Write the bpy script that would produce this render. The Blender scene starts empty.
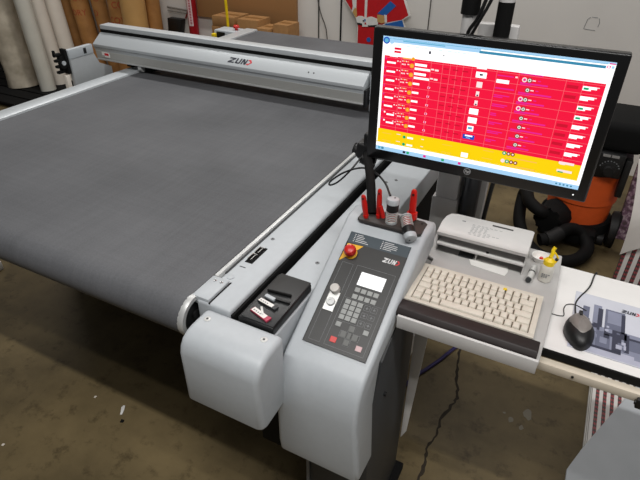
import bpy, bmesh, math, random
from math import sin, cos, pi, radians as R
from mathutils import Vector, Matrix, noise as mnoise
random.seed(7)
S = bpy.context.scene
COL = S.collection

# ------------------------------------------------------------------ camera, world, light, exposure
cam = bpy.data.cameras.new('camera'); cam.sensor_width = 36; cam.lens = 526 * 36 / 640; cam.clip_start = 0.02
co = bpy.data.objects.new('camera', cam); COL.objects.link(co); S.camera = co
VY = Vector((325, -345, 526)).normalized()                       # depth axis of the machine seen from the camera
VX = Vector((1230, 355, -526)); VX = (VX - VY * VX.dot(VY)).normalized()
VZ = VX.cross(VY)
ROT = Matrix((VX, VY, VZ))                                        # camera (right, down, forward) -> world
mr = ROT @ Vector((1, 0, 0)); md = ROT @ Vector((0, 1, 0)); mf = ROT @ Vector((0, 0, 1))
m3 = Matrix((mr, -md, -mf)).transposed()
co.matrix_world = Matrix.Translation((0, 0, 1.66)) @ m3.to_4x4()

W = bpy.data.worlds.new('hall'); S.world = W; W.use_nodes = True
W.node_tree.nodes['Background'].inputs[0].default_value = (0.97, 0.985, 1.0, 1)
W.node_tree.nodes['Background'].inputs[1].default_value = 0.10

def strip(name, loc, sx, sy, power, col=(1, 0.98, 0.955)):
    l = bpy.data.lights.new(name, 'AREA'); l.shape = 'RECTANGLE'; l.size = sx; l.size_y = sy
    l.energy = power; l.color = col
    o = bpy.data.objects.new(name, l); COL.objects.link(o); o.location = loc
    return o
strip('ceiling_tube_front', (0.7, -0.32, 4.0), 4.6, 0.08, 120)
strip('ceiling_tube_rear', (-2.2, 3.0, 4.0), 5.0, 0.30, 92)
strip('fill_strip_behind', (0.9, -0.75, 4.0), 4.2, 0.08, 28)  # added fill strip that brightens the upright front faces

S.view_settings.view_transform = 'Standard'; S.view_settings.look = 'None'
S.view_settings.gamma = 1; S.view_settings.use_curve_mapping = False
S.view_settings.exposure = 0.0

# ------------------------------------------------------------------ materials
def lin(c):
    c = c / 255.0
    return c / 12.92 if c <= 0.04045 else ((c + 0.055) / 1.055) ** 2.4
def rgb(t): return (lin(t[0]), lin(t[1]), lin(t[2]), 1)
MATS = {}
def mat(name, col, rough=0.5, metal=0.0, var=0.06, scale=30.0, bump=0.0, emit=0.0, trans=0.0, spec=0.5, stretch=None, dark=None, coat=0.0):
    if name in MATS: return MATS[name]
    m = bpy.data.materials.new(name); m.use_nodes = True; MATS[name] = m
    nt = m.node_tree; p = nt.nodes['Principled BSDF']
    p.inputs['Roughness'].default_value = rough; p.inputs['Metallic'].default_value = metal
    p.inputs['Specular IOR Level'].default_value = spec
    p.inputs['Transmission Weight'].default_value = trans
    p.inputs['Coat Weight'].default_value = coat
    if emit > 0:
        p.inputs['Base Color'].default_value = (0, 0, 0, 1); p.inputs['Specular IOR Level'].default_value = 0.2
        p.inputs['Emission Color'].default_value = rgb(col); p.inputs['Emission Strength'].default_value = emit
        return m
    tc = nt.nodes.new('ShaderNodeTexCoord'); mp = nt.nodes.new('ShaderNodeMapping')
    nt.links.new(tc.outputs['Object'], mp.inputs['Vector'])
    if stretch: mp.inputs['Scale'].default_value = stretch
    n = nt.nodes.new('ShaderNodeTexNoise'); n.inputs['Scale'].default_value = scale; n.inputs['Detail'].default_value = 4
    nt.links.new(mp.outputs['Vector'], n.inputs['Vector'])
    r = nt.nodes.new('ShaderNodeValToRGB')
    a = rgb(col); lo = rgb(dark) if dark else tuple(x * (1 - var) for x in a[:3]) + (1,)
    hi = tuple(min(1, x * (1 + var)) for x in a[:3]) + (1,)
    r.color_ramp.elements[0].position = 0.32; r.color_ramp.elements[0].color = lo
    r.color_ramp.elements[1].position = 0.68; r.color_ramp.elements[1].color = hi
    nt.links.new(n.outputs['Fac'], r.inputs['Fac']); nt.links.new(r.outputs['Color'], p.inputs['Base Color'])
    if bump:
        b = nt.nodes.new('ShaderNodeBump'); b.inputs['Strength'].default_value = bump; b.inputs['Distance'].default_value = 0.002
        nt.links.new(n.outputs['Fac'], b.inputs['Height']); nt.links.new(b.outputs['Normal'], p.inputs['Normal'])
    return m

M_shell  = mat('light grey painted sheet metal', (178, 183, 187), 0.42, 0, 0.02, 60)
M_shell2 = mat('grey enamel', (160, 163, 165), 0.45, 0, 0.03, 40)
M_dgrey  = mat('charcoal enamel', (52, 54, 56), 0.5, 0, 0.06, 40)
M_black  = mat('black plastic', (18, 18, 19), 0.45, 0, 0.15, 60)
M_blackm = mat('matte black', (9, 9, 9), 0.85, 0, 0.15, 60, spec=.25)
M_felt   = None
M_alu    = mat('brushed aluminium', (196, 197, 196), 0.42, 0.35, 0.02, 40)
M_aluX   = mat('anodised beam aluminium', (196, 201, 204), 0.38, 0.25, 0.03, 60, stretch=(1, 30, 30))
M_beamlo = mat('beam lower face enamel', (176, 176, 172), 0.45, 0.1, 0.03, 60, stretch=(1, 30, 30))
M_chrome = mat('chromed steel', (210, 210, 210), 0.18, 1.0, 0.02, 60)
M_cream  = mat('cream plastic', (212, 205, 192), 0.5, 0, 0.04, 60)
M_key    = mat('beige key plastic', (220, 213, 200), 0.5, 0, 0.04, 90)
M_seam   = mat('key gap', (112, 104, 92), 0.7, 0, 0.05, 60)
M_white  = mat('white laminate', (226, 224, 222), 0.45, 0, 0.02, 20)
M_offw   = mat('off white laminate edge', (214, 203, 185), 0.5, 0, 0.03, 40)
M_riser  = mat('off white sheet metal', (205, 203, 201), 0.45, 0, 0.02, 40)
M_springm= mat('bright spring steel', (205, 205, 202), 0.4, 0.2, 0.02, 40)
M_paper  = mat('white paper', (228, 226, 222), 0.8, 0, 0.02, 30)
M_red    = mat('red plastic', (196, 24, 16), 0.35, 0, 0.06, 50, coat=0.2)
M_redlog = mat('red print', (206, 26, 40), 0.5, 0, 0.03, 50)
M_yellow = mat('yellow plastic', (240, 205, 20), 0.4, 0, 0.05, 50)
M_ylab   = mat('yellow label', (226, 170, 22), 0.5, 0, 0.03, 50)
M_ink    = mat('dark navy print', (30, 34, 48), 0.5, 0, 0.04, 50)
M_wprint = mat('white print', (215, 215, 215), 0.5, 0, 0.02, 50)
M_gprint = mat('grey print', (120, 122, 124), 0.5, 0, 0.03, 50)
M_panel  = mat('graphite panel film', (44, 44, 43), 0.42, 0, 0.05, 60)
M_slate  = mat('slate legend film', (58, 69, 76), 0.42, 0, 0.04, 60)
M_button = mat('grey membrane key', (150, 152, 150), 0.5, 0, 0.06, 60)
M_buttond= mat('dark grey membrane key', (98, 99, 97), 0.5, 0, 0.05, 60)
M_rubber = mat('black rubber', (14, 13, 13), 0.6, 0, 0.2, 40)
M_palm   = mat('brown black palm rest rubber', (36, 28, 27), 0.55, 0, 0.12, 30)
M_orange = mat('orange moulded plastic', (214, 88, 36), 0.45, 0, 0.05, 20)
M_kraft  = mat('kraft wrapping paper', (172, 122, 66), 0.65, 0, 0.1, 8, dark=(150, 102, 52))
M_kraft2 = mat('tan kraft paper', (196, 152, 92), 0.65, 0, 0.06, 8)
M_card   = mat('corrugated cardboard', (158, 116, 70), 0.75, 0, 0.08, 30)
M_wrap   = mat('clouded plastic wrapped fabric', (198, 188, 170), 0.3, 0, 0.08, 9, bump=0.8, dark=(166, 156, 138))
M_wrap2  = mat('pale plastic wrapped roll', (206, 204, 194), 0.35, 0, 0.06, 7, bump=0.3)
M_vinyl  = mat('white vinyl roll', (222, 214, 202), 0.5, 0, 0.03, 10)
M_pipe   = mat('red painted pipe', (150, 14, 26), 0.35, 0, 0.05, 20)
M_wall   = mat('white painted wall panel', (220, 216, 210), 0.75, 0, 0.03, 2.5)
M_flap   = mat('wall seam', (70, 68, 64), 0.8, 0, 0.05, 20)
M_lite   = mat('lcd backlight', (255, 255, 255), emit=1.2)

def felt_mat():
    m = bpy.data.materials.new('grey felt conveyor mat'); m.use_nodes = True; nt = m.node_tree; p = nt.nodes['Principled BSDF']
    p.inputs['Roughness'].default_value = 0.68; p.inputs['Specular IOR Level'].default_value = 0.45
    tc = nt.nodes.new('ShaderNodeTexCoord')
    def nz(scale, sc, det=5):
        mp = nt.nodes.new('ShaderNodeMapping'); mp.inputs['Scale'].default_value = sc
        nt.links.new(tc.outputs['Object'], mp.inputs['Vector'])
        n = nt.nodes.new('ShaderNodeTexNoise'); n.inputs['Scale'].default_value = scale; n.inputs['Detail'].default_value = det
        nt.links.new(mp.outputs['Vector'], n.inputs['Vector']); return n
    big = nz(3.0, (1, 1, 1)); strX = nz(4.0, (1.2, 22, 1)); strY = nz(4.0, (22, 1.2, 1)); fine = nz(220, (1, 1, 1), 2)
    def mix(a, b, f):
        x = nt.nodes.new('ShaderNodeMix'); x.data_type = 'FLOAT'; x.inputs[0].default_value = f
        nt.links.new(a, x.inputs[2]); nt.links.new(b, x.inputs[3]); return x.outputs[0]
    f = mix(mix(mix(big.outputs['Fac'], strX.outputs['Fac'], 0.22), strY.outputs['Fac'], 0.2), fine.outputs['Fac'], 0.25)
    r = nt.nodes.new('ShaderNodeValToRGB')
    r.color_ramp.elements[0].position = 0.36; r.color_ramp.elements[0].color = rgb((75, 76, 79))
    r.color_ramp.elements[1].position = 0.64; r.color_ramp.elements[1].color = rgb((96, 97, 100))
    nt.links.new(f, r.inputs['Fac']); nt.links.new(r.outputs['Color'], p.inputs['Base Color'])
    b = nt.nodes.new('ShaderNodeBump'); b.inputs['Strength'].default_value = 0.15; b.inputs['Distance'].default_value = 0.001
    nt.links.new(fine.outputs['Fac'], b.inputs['Height']); nt.links.new(b.outputs['Normal'], p.inputs['Normal'])
    return m
M_felt = felt_mat()

def floor_mat():
    m = bpy.data.materials.new('worn brown concrete'); m.use_nodes = True; nt = m.node_tree; p = nt.nodes['Principled BSDF']
    p.inputs['Roughness'].default_value = 0.55; p.inputs['Specular IOR Level'].default_value = 0.3
    tc = nt.nodes.new('ShaderNodeTexCoord')
    def nz(scale, det=6, rough=0.6):
        n = nt.nodes.new('ShaderNodeTexNoise'); n.inputs['Scale'].default_value = scale; n.inputs['Detail'].default_value = det
        n.inputs['Roughness'].default_value = rough
        nt.links.new(tc.outputs['Object'], n.inputs['Vector']); return n
    n1 = nz(2.2); r1 = nt.nodes.new('ShaderNodeValToRGB')
    e = r1.color_ramp.elements
    e[0].position = 0.3; e[0].color = rgb((78, 67, 45)); e[1].position = 0.7; e[1].color = rgb((124, 108, 76))
    nt.links.new(n1.outputs['Fac'], r1.inputs['Fac'])
    n2 = nz(14, 8, 0.7); r2 = nt.nodes.new('ShaderNodeValToRGB')                 # dark stains
    r2.color_ramp.elements[0].position = 0.30; r2.color_ramp.elements[0].color = (0.35, 0.33, 0.30, 1)
    r2.color_ramp.elements[1].position = 0.46; r2.color_ramp.elements[1].color = (1, 1, 1, 1)
    nt.links.new(n2.outputs['Fac'], r2.inputs['Fac'])
    mx = nt.nodes.new('ShaderNodeMix'); mx.data_type = 'RGBA'; mx.blend_type = 'MULTIPLY'; mx.inputs[0].default_value = 0.8
    nt.links.new(r1.outputs['Color'], mx.inputs[6]); nt.links.new(r2.outputs['Color'], mx.inputs[7])
    n3 = nz(9, 7, 0.75); r3 = nt.nodes.new('ShaderNodeValToRGB')                 # pale paint flecks
    r3.color_ramp.elements[0].position = 0.70; r3.color_ramp.elements[0].color = (0, 0, 0, 1)
    r3.color_ramp.elements[1].position = 0.76; r3.color_ramp.elements[1].color = (1, 1, 1, 1)
    nt.links.new(n3.outputs['Fac'], r3.inputs['Fac'])
    m2 = nt.nodes.new('ShaderNodeMix'); m2.data_type = 'RGBA'
    nt.links.new(r3.outputs['Color'], m2.inputs[0]); nt.links.new(mx.outputs[2], m2.inputs[6]); m2.inputs[7].default_value = rgb((150, 140, 120))
    nt.links.new(m2.outputs[2], p.inputs['Base Color'])
    b = nt.nodes.new('ShaderNodeBump'); b.inputs['Strength'].default_value = 0.25; b.inputs['Distance'].default_value = 0.004
    nt.links.new(n2.outputs['Fac'], b.inputs['Height']); nt.links.new(b.outputs['Normal'], p.inputs['Normal'])
    return m

def stripe_mat(name, axis, pitch, off=0.0):
    """white board with bands of red and black braid pattern running along one axis"""
    m = bpy.data.materials.new(name); m.use_nodes = True; nt = m.node_tree; p = nt.nodes['Principled BSDF']
    p.inputs['Roughness'].default_value = 0.5
    tc = nt.nodes.new('ShaderNodeTexCoord'); sx = nt.nodes.new('ShaderNodeSeparateXYZ'); nt.links.new(tc.outputs['Object'], sx.inputs[0])
    def mth(op, a, b=None):
        n = nt.nodes.new('ShaderNodeMath'); n.operation = op
        for i, v in enumerate((a, b)):
            if v is None: continue
            if isinstance(v, (int, float)): n.inputs[i].default_value = v
            else: nt.links.new(v, n.inputs[i])
        return n.outputs[0]
    across = sx.outputs['X']; along = sx.outputs[axis]
    fr = mth('FRACT', mth('DIVIDE', mth('ADD', across, off), pitch))
    band = mth('LESS_THAN', mth('ABSOLUTE', mth('SUBTRACT', fr, 0.5)), 0.25)
    w = mth('SINE', mth('ADD', mth('MULTIPLY', along, 150.0), mth('MULTIPLY', fr, 14.0)))
    w2 = mth('SINE', mth('SUBTRACT', mth('MULTIPLY', along, 150.0), mth('MULTIPLY', fr, 14.0)))
    ck = mth('GREATER_THAN', mth('MULTIPLY', w, w2), 0.12)
    m1 = nt.nodes.new('ShaderNodeMix'); m1.data_type = 'RGBA'; m1.inputs[6].default_value = rgb((66, 62, 60)); m1.inputs[7].default_value = rgb((158, 66, 72))
    nt.links.new(ck, m1.inputs[0])
    m2 = nt.nodes.new('ShaderNodeMix'); m2.data_type = 'RGBA'; m2.inputs[6].default_value = rgb((212, 208, 204))
    nt.links.new(band, m2.inputs[0]); nt.links.new(m1.outputs[2], m2.inputs[7]); nt.links.new(m2.outputs[2], p.inputs['Base Color'])
    return m
M_stripeV = stripe_mat('red braid printed board', 'Z', 0.033, 0.012)
M_stripeH = stripe_mat('red braid printed sheet', 'Y', 0.0255, 0.002)

def peg_mat():
    m = bpy.data.materials.new('brown pegboard'); m.use_nodes = True; nt = m.node_tree; p = nt.nodes['Principled BSDF']
    p.inputs['Roughness'].default_value = 0.7
    tc = nt.nodes.new('ShaderNodeTexCoord'); v = nt.nodes.new('ShaderNodeTexVoronoi'); v.inputs['Scale'].default_value = 40; v.inputs['Randomness'].default_value = 0
    nt.links.new(tc.outputs['Object'], v.inputs['Vector'])
    r = nt.nodes.new('ShaderNodeValToRGB'); r.color_ramp.elements[0].position = 0.12; r.color_ramp.elements[0].color = rgb((96, 66, 40))
    r.color_ramp.elements[1].position = 0.2; r.color_ramp.elements[1].color = rgb((168, 124, 78))
    nt.links.new(v.outputs['Distance'], r.inputs['Fac']); nt.links.new(r.outputs['Color'], p.inputs['Base Color'])
    return m

# ------------------------------------------------------------------ mesh building
class B:
    def __init__(s): s.bm = bmesh.new()
    def _merge(s, t, bevel, seg, mi, ang=30):
        if bevel > 0:
            es = [e for e in t.edges if len(e.link_faces) == 2 and e.calc_face_angle(0) > R(ang)]
            bmesh.ops.bevel(t, geom=es, offset=bevel, segments=seg, profile=0.5, affect='EDGES', clamp_overlap=True)
        bmesh.ops.recalc_face_normals(t, faces=t.faces[:])
        for f in t.faces: f.material_index = mi
        me = bpy.data.meshes.new('t'); t.to_mesh(me); t.free(); s.bm.from_mesh(me); bpy.data.meshes.remove(me); return s
    def box(s, lo, hi, bevel=0, seg=2, mi=0, rot=None, piv=None):
        t = bmesh.new(); bmesh.ops.create_cube(t, size=1)
        for v in t.verts: v.co = Vector([(lo[i] + hi[i]) / 2 + v.co[i] * (hi[i] - lo[i]) for i in range(3)])
        if rot is not None:
            pv = Vector(piv) if piv else Vector([(lo[i] + hi[i]) / 2 for i in range(3)])
            bmesh.ops.rotate(t, verts=t.verts, cent=pv, matrix=rot)
        return s._merge(t, bevel, seg, mi)
    def prism(s, pts, ax, a0, a1, bevel=0, seg=2, mi=0, ang=30):
        """pts in the plane across ax: X -> (y,z), Y -> (x,z), Z -> (x,y)"""
        t = bmesh.new()
        def P(p, a): return {'X': (a, p[0], p[1]), 'Y': (p[0], a, p[1]), 'Z': (p[0], p[1], a)}[ax]
        A = [t.verts.new(P(p, a0)) for p in pts]; C = [t.verts.new(P(p, a1)) for p in pts]
        t.faces.new(A); t.faces.new(C[::-1]); n = len(pts)
        for i in range(n): t.faces.new((A[i], C[i], C[(i + 1) % n], A[(i + 1) % n]))
        bmesh.ops.recalc_face_normals(t, faces=t.faces[:])
        return s._merge(t, bevel, seg, mi, ang)
    def cyl(s, p0, p1, r0, r1=None, seg=24, mi=0, bevel=0):
        r1 = r0 if r1 is None else r1; p0 = Vector(p0); p1 = Vector(p1); d = p1 - p0
        t = bmesh.new(); bmesh.ops.create_cone(t, cap_ends=True, segments=seg, radius1=r0, radius2=r1, depth=d.length)
        q = d.to_track_quat('Z', 'Y').to_matrix()
        for v in t.verts: v.co = q @ v.co + (p0 + p1) / 2
        return s._merge(t, bevel, 2, mi, 50)
    def lathe(s, prof, o=(0, 0, 0), axis=(0, 0, 1), seg=28, mi=0):
        t = bmesh.new(); q = Vector(axis).to_track_quat('Z', 'Y').to_matrix(); o = Vector(o); rings = []
        for r, h in prof:
            if r < 1e-6: rings.append([t.verts.new(o + q @ Vector((0, 0, h)))])
            else: rings.append([t.verts.new(o + q @ Vector((r * cos(2 * pi * k / seg), r * sin(2 * pi * k / seg), h))) for k in range(seg)])
        for a, b in zip(rings, rings[1:]):
            for k in range(seg):
                k2 = (k + 1) % seg
                if len(a) == 1 and len(b) == 1: continue
                if len(a) == 1: t.faces.new((a[0], b[k], b[k2]))
                elif len(b) == 1: t.faces.new((a[k], b[0], a[k2]))
                else: t.faces.new((a[k], b[k], b[k2], a[k2]))
        return s._merge(t, 0, 1, mi)
    def ball(s, c, r, mi=0, u=20, v=12):
        t = bmesh.new(); bmesh.ops.create_uvsphere(t, u_segments=u, v_segments=v, radius=1)
        r = (r, r, r) if isinstance(r, (int, float)) else r
        for w in t.verts: w.co = Vector((c[0] + w.co.x * r[0], c[1] + w.co.y * r[1], c[2] + w.co.z * r[2]))
        return s._merge(t, 0, 1, mi)
    def tube(s, pts, r, seg=10, mi=0, smooth=4, radii=None):
        pts = [Vector(p) for p in pts]
        if smooth and len(pts) > 2:
            out = []; rr = []
            for i in range(len(pts) - 1):
                p0 = pts[max(0, i - 1)]; p1 = pts[i]; p2 = pts[i + 1]; p3 = pts[min(len(pts) - 1, i + 2)]
                for k in range(smooth):
                    u = k / smooth
                    out.append(0.5 * ((2 * p1) + (p2 - p0) * u + (2 * p0 - 5 * p1 + 4 * p2 - p3) * u * u + (3 * p1 - p0 - 3 * p2 + p3) * u ** 3))
                    if radii: rr.append(radii[i] * (1 - u) + radii[i + 1] * u)
            out.append(pts[-1]); pts = out
            if radii: radii = rr + [radii[-1]]
        t = bmesh.new(); rings = []; N = None
        for i, p in enumerate(pts):
            d = (pts[min(i + 1, len(pts) - 1)] - pts[max(i - 1, 0)]).normalized()
            if N is None:
                N = d.orthogonal().normalized()
            else:
                N = (N - d * N.dot(d)); N = N.normalized() if N.length > 1e-6 else d.orthogonal().normalized()
            bi = d.cross(N); q = radii[i] if radii else r
            rings.append([t.verts.new(p + (N * cos(2 * pi * k / seg) + bi * sin(2 * pi * k / seg)) * q) for k in range(seg)])
        for a, b in zip(rings, rings[1:]):
            for k in range(seg): t.faces.new((a[k], a[(k + 1) % seg], b[(k + 1) % seg], b[k]))
        t.faces.new(rings[0][::-1]); t.faces.new(rings[-1])
        return s._merge(t, 0, 1, mi)
    def poly(s, pts, mi=0):
        t = bmesh.new(); t.faces.new([t.verts.new(p) for p in pts])
        bmesh.ops.triangulate(t, faces=t.faces[:])
        for f in t.faces: f.material_index = mi
        me = bpy.data.meshes.new('t'); t.to_mesh(me); t.free(); s.bm.from_mesh(me); bpy.data.meshes.remove(me); return s

LOC = {}
def obj(name, b, mats, parent=None, label=None, kind=None):
    me = bpy.data.meshes.new(name)
    off = LOC.get(parent.name, Vector((0, 0, 0))) if parent is not None else Vector((0, 0, 0))
    bmesh.ops.translate(b.bm, verts=b.bm.verts, vec=-off)
    b.bm.to_mesh(me); b.bm.free()
    for m in (mats if isinstance(mats, (list, tuple)) else [mats]): me.materials.append(m)
    for p in me.polygons: p.use_smooth = True
    me.set_sharp_from_angle(angle=R(32))
    o = bpy.data.objects.new(name, me); COL.objects.link(o)
    if parent is not None: o.parent = parent; LOC[o.name] = off
    if label: o['label'] = label
    if kind: o['kind'] = kind
    return o
def thing(name, label, cat, loc=(0, 0, 0), group=None):
    o = bpy.data.objects.new(name, None); COL.objects.link(o); o.location = loc; o.empty_display_size = 0.05
    LOC[o.name] = Vector(loc); o['label'] = label; o['category'] = cat
    if group: o['group'] = group
    return o
def tag(o, label, cat, group=None):
    """top level single mesh: move its origin to the base"""
    vs = o.data.vertices; n = len(vs)
    c = Vector((sum(v.co.x for v in vs) / n, sum(v.co.y for v in vs) / n, min(v.co.z for v in vs)))
    for v in vs: v.co -= c
    o.location = c; LOC[o.name] = c
    o['label'] = label; o['category'] = cat
    if group: o['group'] = group
    return o
def struct(name, b, m): return obj(name, b, m, None, None, 'structure')

def logo(b, o, u, v, w, h, n, slant=0.18, mi=(0, 1), t=0.0004):
    """the maker's wordmark: bold slanted Z U N and a red pointed last letter; o lower left, u/v unit vectors"""
    o = Vector(o); u = Vector(u); v = Vector(v); n = Vector(n)
    def put(x0, x1, polys, m):
        for P in polys:
            b.poly([o + u * ((x0 + (x1 - x0) * a) * w + slant * h * c) + v * (c * h) + n * t for a, c in P], m)
    put(0.00, 0.27, [[(0.0, 1), (1, 1), (1, .76), (0, .76)], [(.62, .76), (1, .76), (.42, .24), (0, .24)], [(0, .24), (1, .24), (1, 0), (0, 0)]], mi[0])
    put(0.31, 0.53, [[(0, 1), (.3, 1), (.3, 0), (0, .1)], [(.7, 1), (1, 1), (1, .1), (.7, 0)], [(0.02, .24), (.98, .24), (.9, 0), (.1, 0)]], mi[0])
    put(0.57, 0.78, [[(0, 1), (.3, 1), (.3, 0), (0, 0)], [(.7, 1), (1, 1), (1, 0), (.7, 0)], [(0, 1), (.38, 1), (1, 0), (.62, 0)]], mi[0])
    put(0.81, 1.00, [[(0, 1), (.45, 1), (1, .5), (.45, 0), (0, 0), (.0, .24), (.35, .24), (.62, .5), (.35, .76), (0, .76)]], mi[1])

def text_polys(txt, size):
    cu = bpy.data.curves.new('txt', 'FONT'); cu.body = txt; cu.size = size
    o = bpy.data.objects.new('txt', cu); COL.objects.link(o)
    dg = bpy.context.evaluated_depsgraph_get(); me = bpy.data.meshes.new_from_object(o.evaluated_get(dg))
    vs = [v.co.copy() for v in me.vertices]; fs = [list(p.vertices) for p in me.polygons]
    bpy.data.objects.remove(o); bpy.data.curves.remove(cu); bpy.data.meshes.remove(me)
    return vs, fs
def add_text(b, txt, size, fn, mi=0):
    vs, fs = text_polys(txt, size)
    t = bmesh.new(); V = [t.verts.new(fn(v.x, v.y)) for v in vs]
    for f in fs:
        try: t.faces.new([V[i] for i in f])
        except ValueError: pass
    for f in t.faces: f.material_index = mi
    me = bpy.data.meshes.new('t'); t.to_mesh(me); t.free(); b.bm.from_mesh(me); bpy.data.meshes.remove(me)

def screw(b, c, r=0.0055, n=(0, 0, 1), mi=0, mi2=1):
    c = Vector(c); n = Vector(n)
    b.lathe([(r, -0.002), (r, 0.0008), (r * 0.8, 0.0016), (0, 0.0016)], c, n, 18, mi)
    b.lathe([(r * 0.38, 0.0016), (r * 0.38, 0.0020), (0, 0.0020)], c, n, 6, mi2)

# ------------------------------------------------------------------ the setting
fl = struct('floor', B().box((-8, -1.5, -0.12), (3.2, 4.12, 0)), floor_mat())
b = B()
cr = [(-0.215, 1.80), (-0.196, 1.68), (-0.174, 1.577), (-0.150, 1.50), (-0.154, 1.46), (-0.176, 1.355), (-0.172, 1.28), (-0.184, 1.208), (-0.172, 1.15), (-0.174, 1.08), (-0.19, 0.95)]
L = []; Rr = []
cr = [(cr[i][0] * (1 - k / 5) + cr[i + 1][0] * k / 5 + random.uniform(-.0045, .0045), cr[i][1] * (1 - k / 5) + cr[i + 1][1] * k / 5) for i in range(len(cr) - 1) for k in range(5)]
for i, (x, y) in enumerate(cr):
    w = 0.0025 + 0.005 * random.random(); L.append((x - w, y, 0.0006)); Rr.append((x + w, y, 0.0006))
for i in range(len(cr) - 1): b.poly([L[i], Rr[i], Rr[i + 1], L[i + 1]])
obj('floor_crack', b, mat('crack dirt', (46, 38, 27), 0.9), fl)
b = B()
for (x, y, rx, ry) in [(0.112, 1.535, .016, .03), (0.058, 1.48, .012, .016), (0.03, 1.50, .006, .006), (0.10, 1.46, .008, .012)]:
    b.poly([(x + rx * (0.7 + 0.5 * random.random()) * cos(a * pi / 5), y + ry * (0.7 + 0.5 * random.random()) * sin(a * pi / 5), 0.0007) for a in range(10)])
obj('paint_spot', b, mat('dried white paint', (128, 122, 108), 0.8), fl)

struct('wall_back', B().box((-8, 4.0, 0), (3.2, 4.12, 4.0)), M_wall)
struct('wall_left', B().box((-8.12, -1.5, 0), (-8.0, 4.12, 4.0)), M_wall)
for i, (x, w, m) in enumerate([(-2.072, .009, M_flap), (-1.875, .012, M_blackm), (-1.167, .006, M_flap)]):
    struct('trim_%d' % (i + 1), B().box((x - w / 2, 3.994, 0), (x + w / 2, 4.0, 4.0)), m)
o = obj('tie_wire', B().tube([(-2.10, 3.985, 1.06), (-2.05, 3.985, 0.87), (-1.985, 3.985, 0.66), (-1.98, 3.985, 0.0)], 0.004, 6), M_flap)
tag(o, 'thin dark cord slanting down the white wall beside the pegboard', 'cord')
b = B()
pts = [(-0.118, .99), (-0.128, .935), (-0.06, .928), (-0.046, .955), (-0.05, .99), (-0.058, 1.005)]
for p, q in [((-0.132, .932), (-0.122, .99)), ((-0.122, .99), (-0.108, 1.004)), ((-0.132, .932), (-0.062, .927)), ((-0.052, .95), (-0.048, .975)), ((-0.048, .975), (-0.056, 1.0)), ((-0.1, 1.006), (-0.065, 1.004))]:
    b.tube([(p[0], 3.9995, p[1]), (q[0], 3.9995, q[1])], 0.0016, 5, smooth=0)
o = obj('wall_mark', b, M_gprint); o['kind'] = 'structure'

# ------------------------------------------------------------------ cutting table
CT = thing('cutting_table', 'large flatbed cutting table with dark grey felt conveyor top and light grey side rails', 'cutting table', (-1.35, 0.69, 0))
X0, X1 = -2.036, -0.680
prof = [(3.06, .900), (.70, .900)] + [(.688 + .053 * cos(a), .847 + .053 * sin(a)) for a in [R(90 + k * 15) for k in range(13)]] + [(3.06, .794)]
obj('conveyor_mat', B().prism(prof, 'X', X0, X1), M_felt, CT)
obj('back_end_cap', B().box((-2.12, 3.06, .80), (-0.58, 3.09, .892), .008), M_dgrey, CT)
obj('table_frame', B().box((-1.98, .86, .66), (-.70, 3.02, .79), .01), M_dgrey, CT)
obj('base_cabinet', B().box((-1.98, 1.30, .06), (-.66, 2.95, .66), .01), M_blackm, CT)
obj('side_panel', B().box((-.60, 0.80, .30), (-.450, 2.9, .775), .006), M_blackm, CT, 'black side panel below the rail')
for x in (-2.09, -0.66):
    for y in (1.40, 2.6):
        obj('leg', B().box((x - .045, y - .045, 0), (x + .045, y + .045, .80), .005), M_shell2, CT)
obj('side_panel', B().box((-2.135, 1.46, .05), (-2.11, 2.54, .795)), M_blackm, CT, 'black panel added on the far long side to block light')  # unseen panel added to keep light from under the table
obj('edge_trim', B().box((-2.124, .70, .80), (-2.037, 3.06, .909), .006), M_aluX, CT, 'pale metal edge strip')
b = B().box((-2.16, .585, .70), (-2.045, .70, .905), .02, 3); obj('nose_cap', b, M_shell, CT)
# right rail
rail = obj('side_rail', B().box((-.666, .688, .80), (-.573, 3.06, .893), .007, 3), M_shell, CT)
obj('rail_side_strip', B().box((-.5732, .69, .80), (-.5665, 2.95, .882)), M_blackm, rail, 'black side strip')
obj('guide_strip', B().box((-.6775, .773, .87), (-.6665, 3.05, .9015), .0015), M_alu, rail, 'bright aluminium strip')
obj('guide_groove', B().box((-.6662, .80, .88), (-.661, 3.05, .8938)), M_dgrey, rail)
b = B().box((-.679, .692, .878), (-.633, .772, .9005), .0015); screw(b, (-.663, .757, .9005), .0042, mi=1, mi2=2); screw(b, (-.645, .757, .9005), .0042, mi=1, mi2=2)
obj('cover_plate', b, [M_shell, M_chrome, M_black], rail)
obj('cover_gap', B().box((-.6325, .69, .88), (-.6290, .775, .8938)), M_blackm, rail)
obj('blank_plug', B().lathe([(.009, -.002), (.009, .0012), (.007, .002), (0, .002)], (-.645, .792, .893)), M_shell, rail)
b = B().box((-.651, .860, .890), (-.629, .935, .8938), .001)
s = obj('socket_recess', b, M_blackm, rail)
b = B()
for y in (.869, .902):
    b.box((-.649, y, .893), (-.6465, y + .026, .900)).box((-.640, y, .893), (-.638, y + .026, .898)).box((-.649, y + .024, .893), (-.634, y + .026, .899))
obj('contact_strip', b, M_chrome, s)
for p in [(-.643, .98, .893)]:
    b = B(); screw(b, p, .0055); obj('screw', b, [M_gprint, M_black], rail)
b = B().box((-.651, .838, .8925), (-.634, .8405, .8936)); obj('rail_joint', b, M_dgrey, rail)
# beam cover
cov = obj('drive_cover', B().prism([(-.5535, .688), (-.4595, .688), (-.4595, 1.115), (-.413, 1.115), (-.413, 2.9), (-.5535, 2.9)], 'Z', .776, .868, .004, 3), M_shell, CT)
for p in [(-.504, .970, .868), (-.513, 1.475, .868), (-.489, 1.505, .868)]:
    b = B(); screw(b, p, .0058); obj('screw', b, [M_gprint, M_black], cov)
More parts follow.
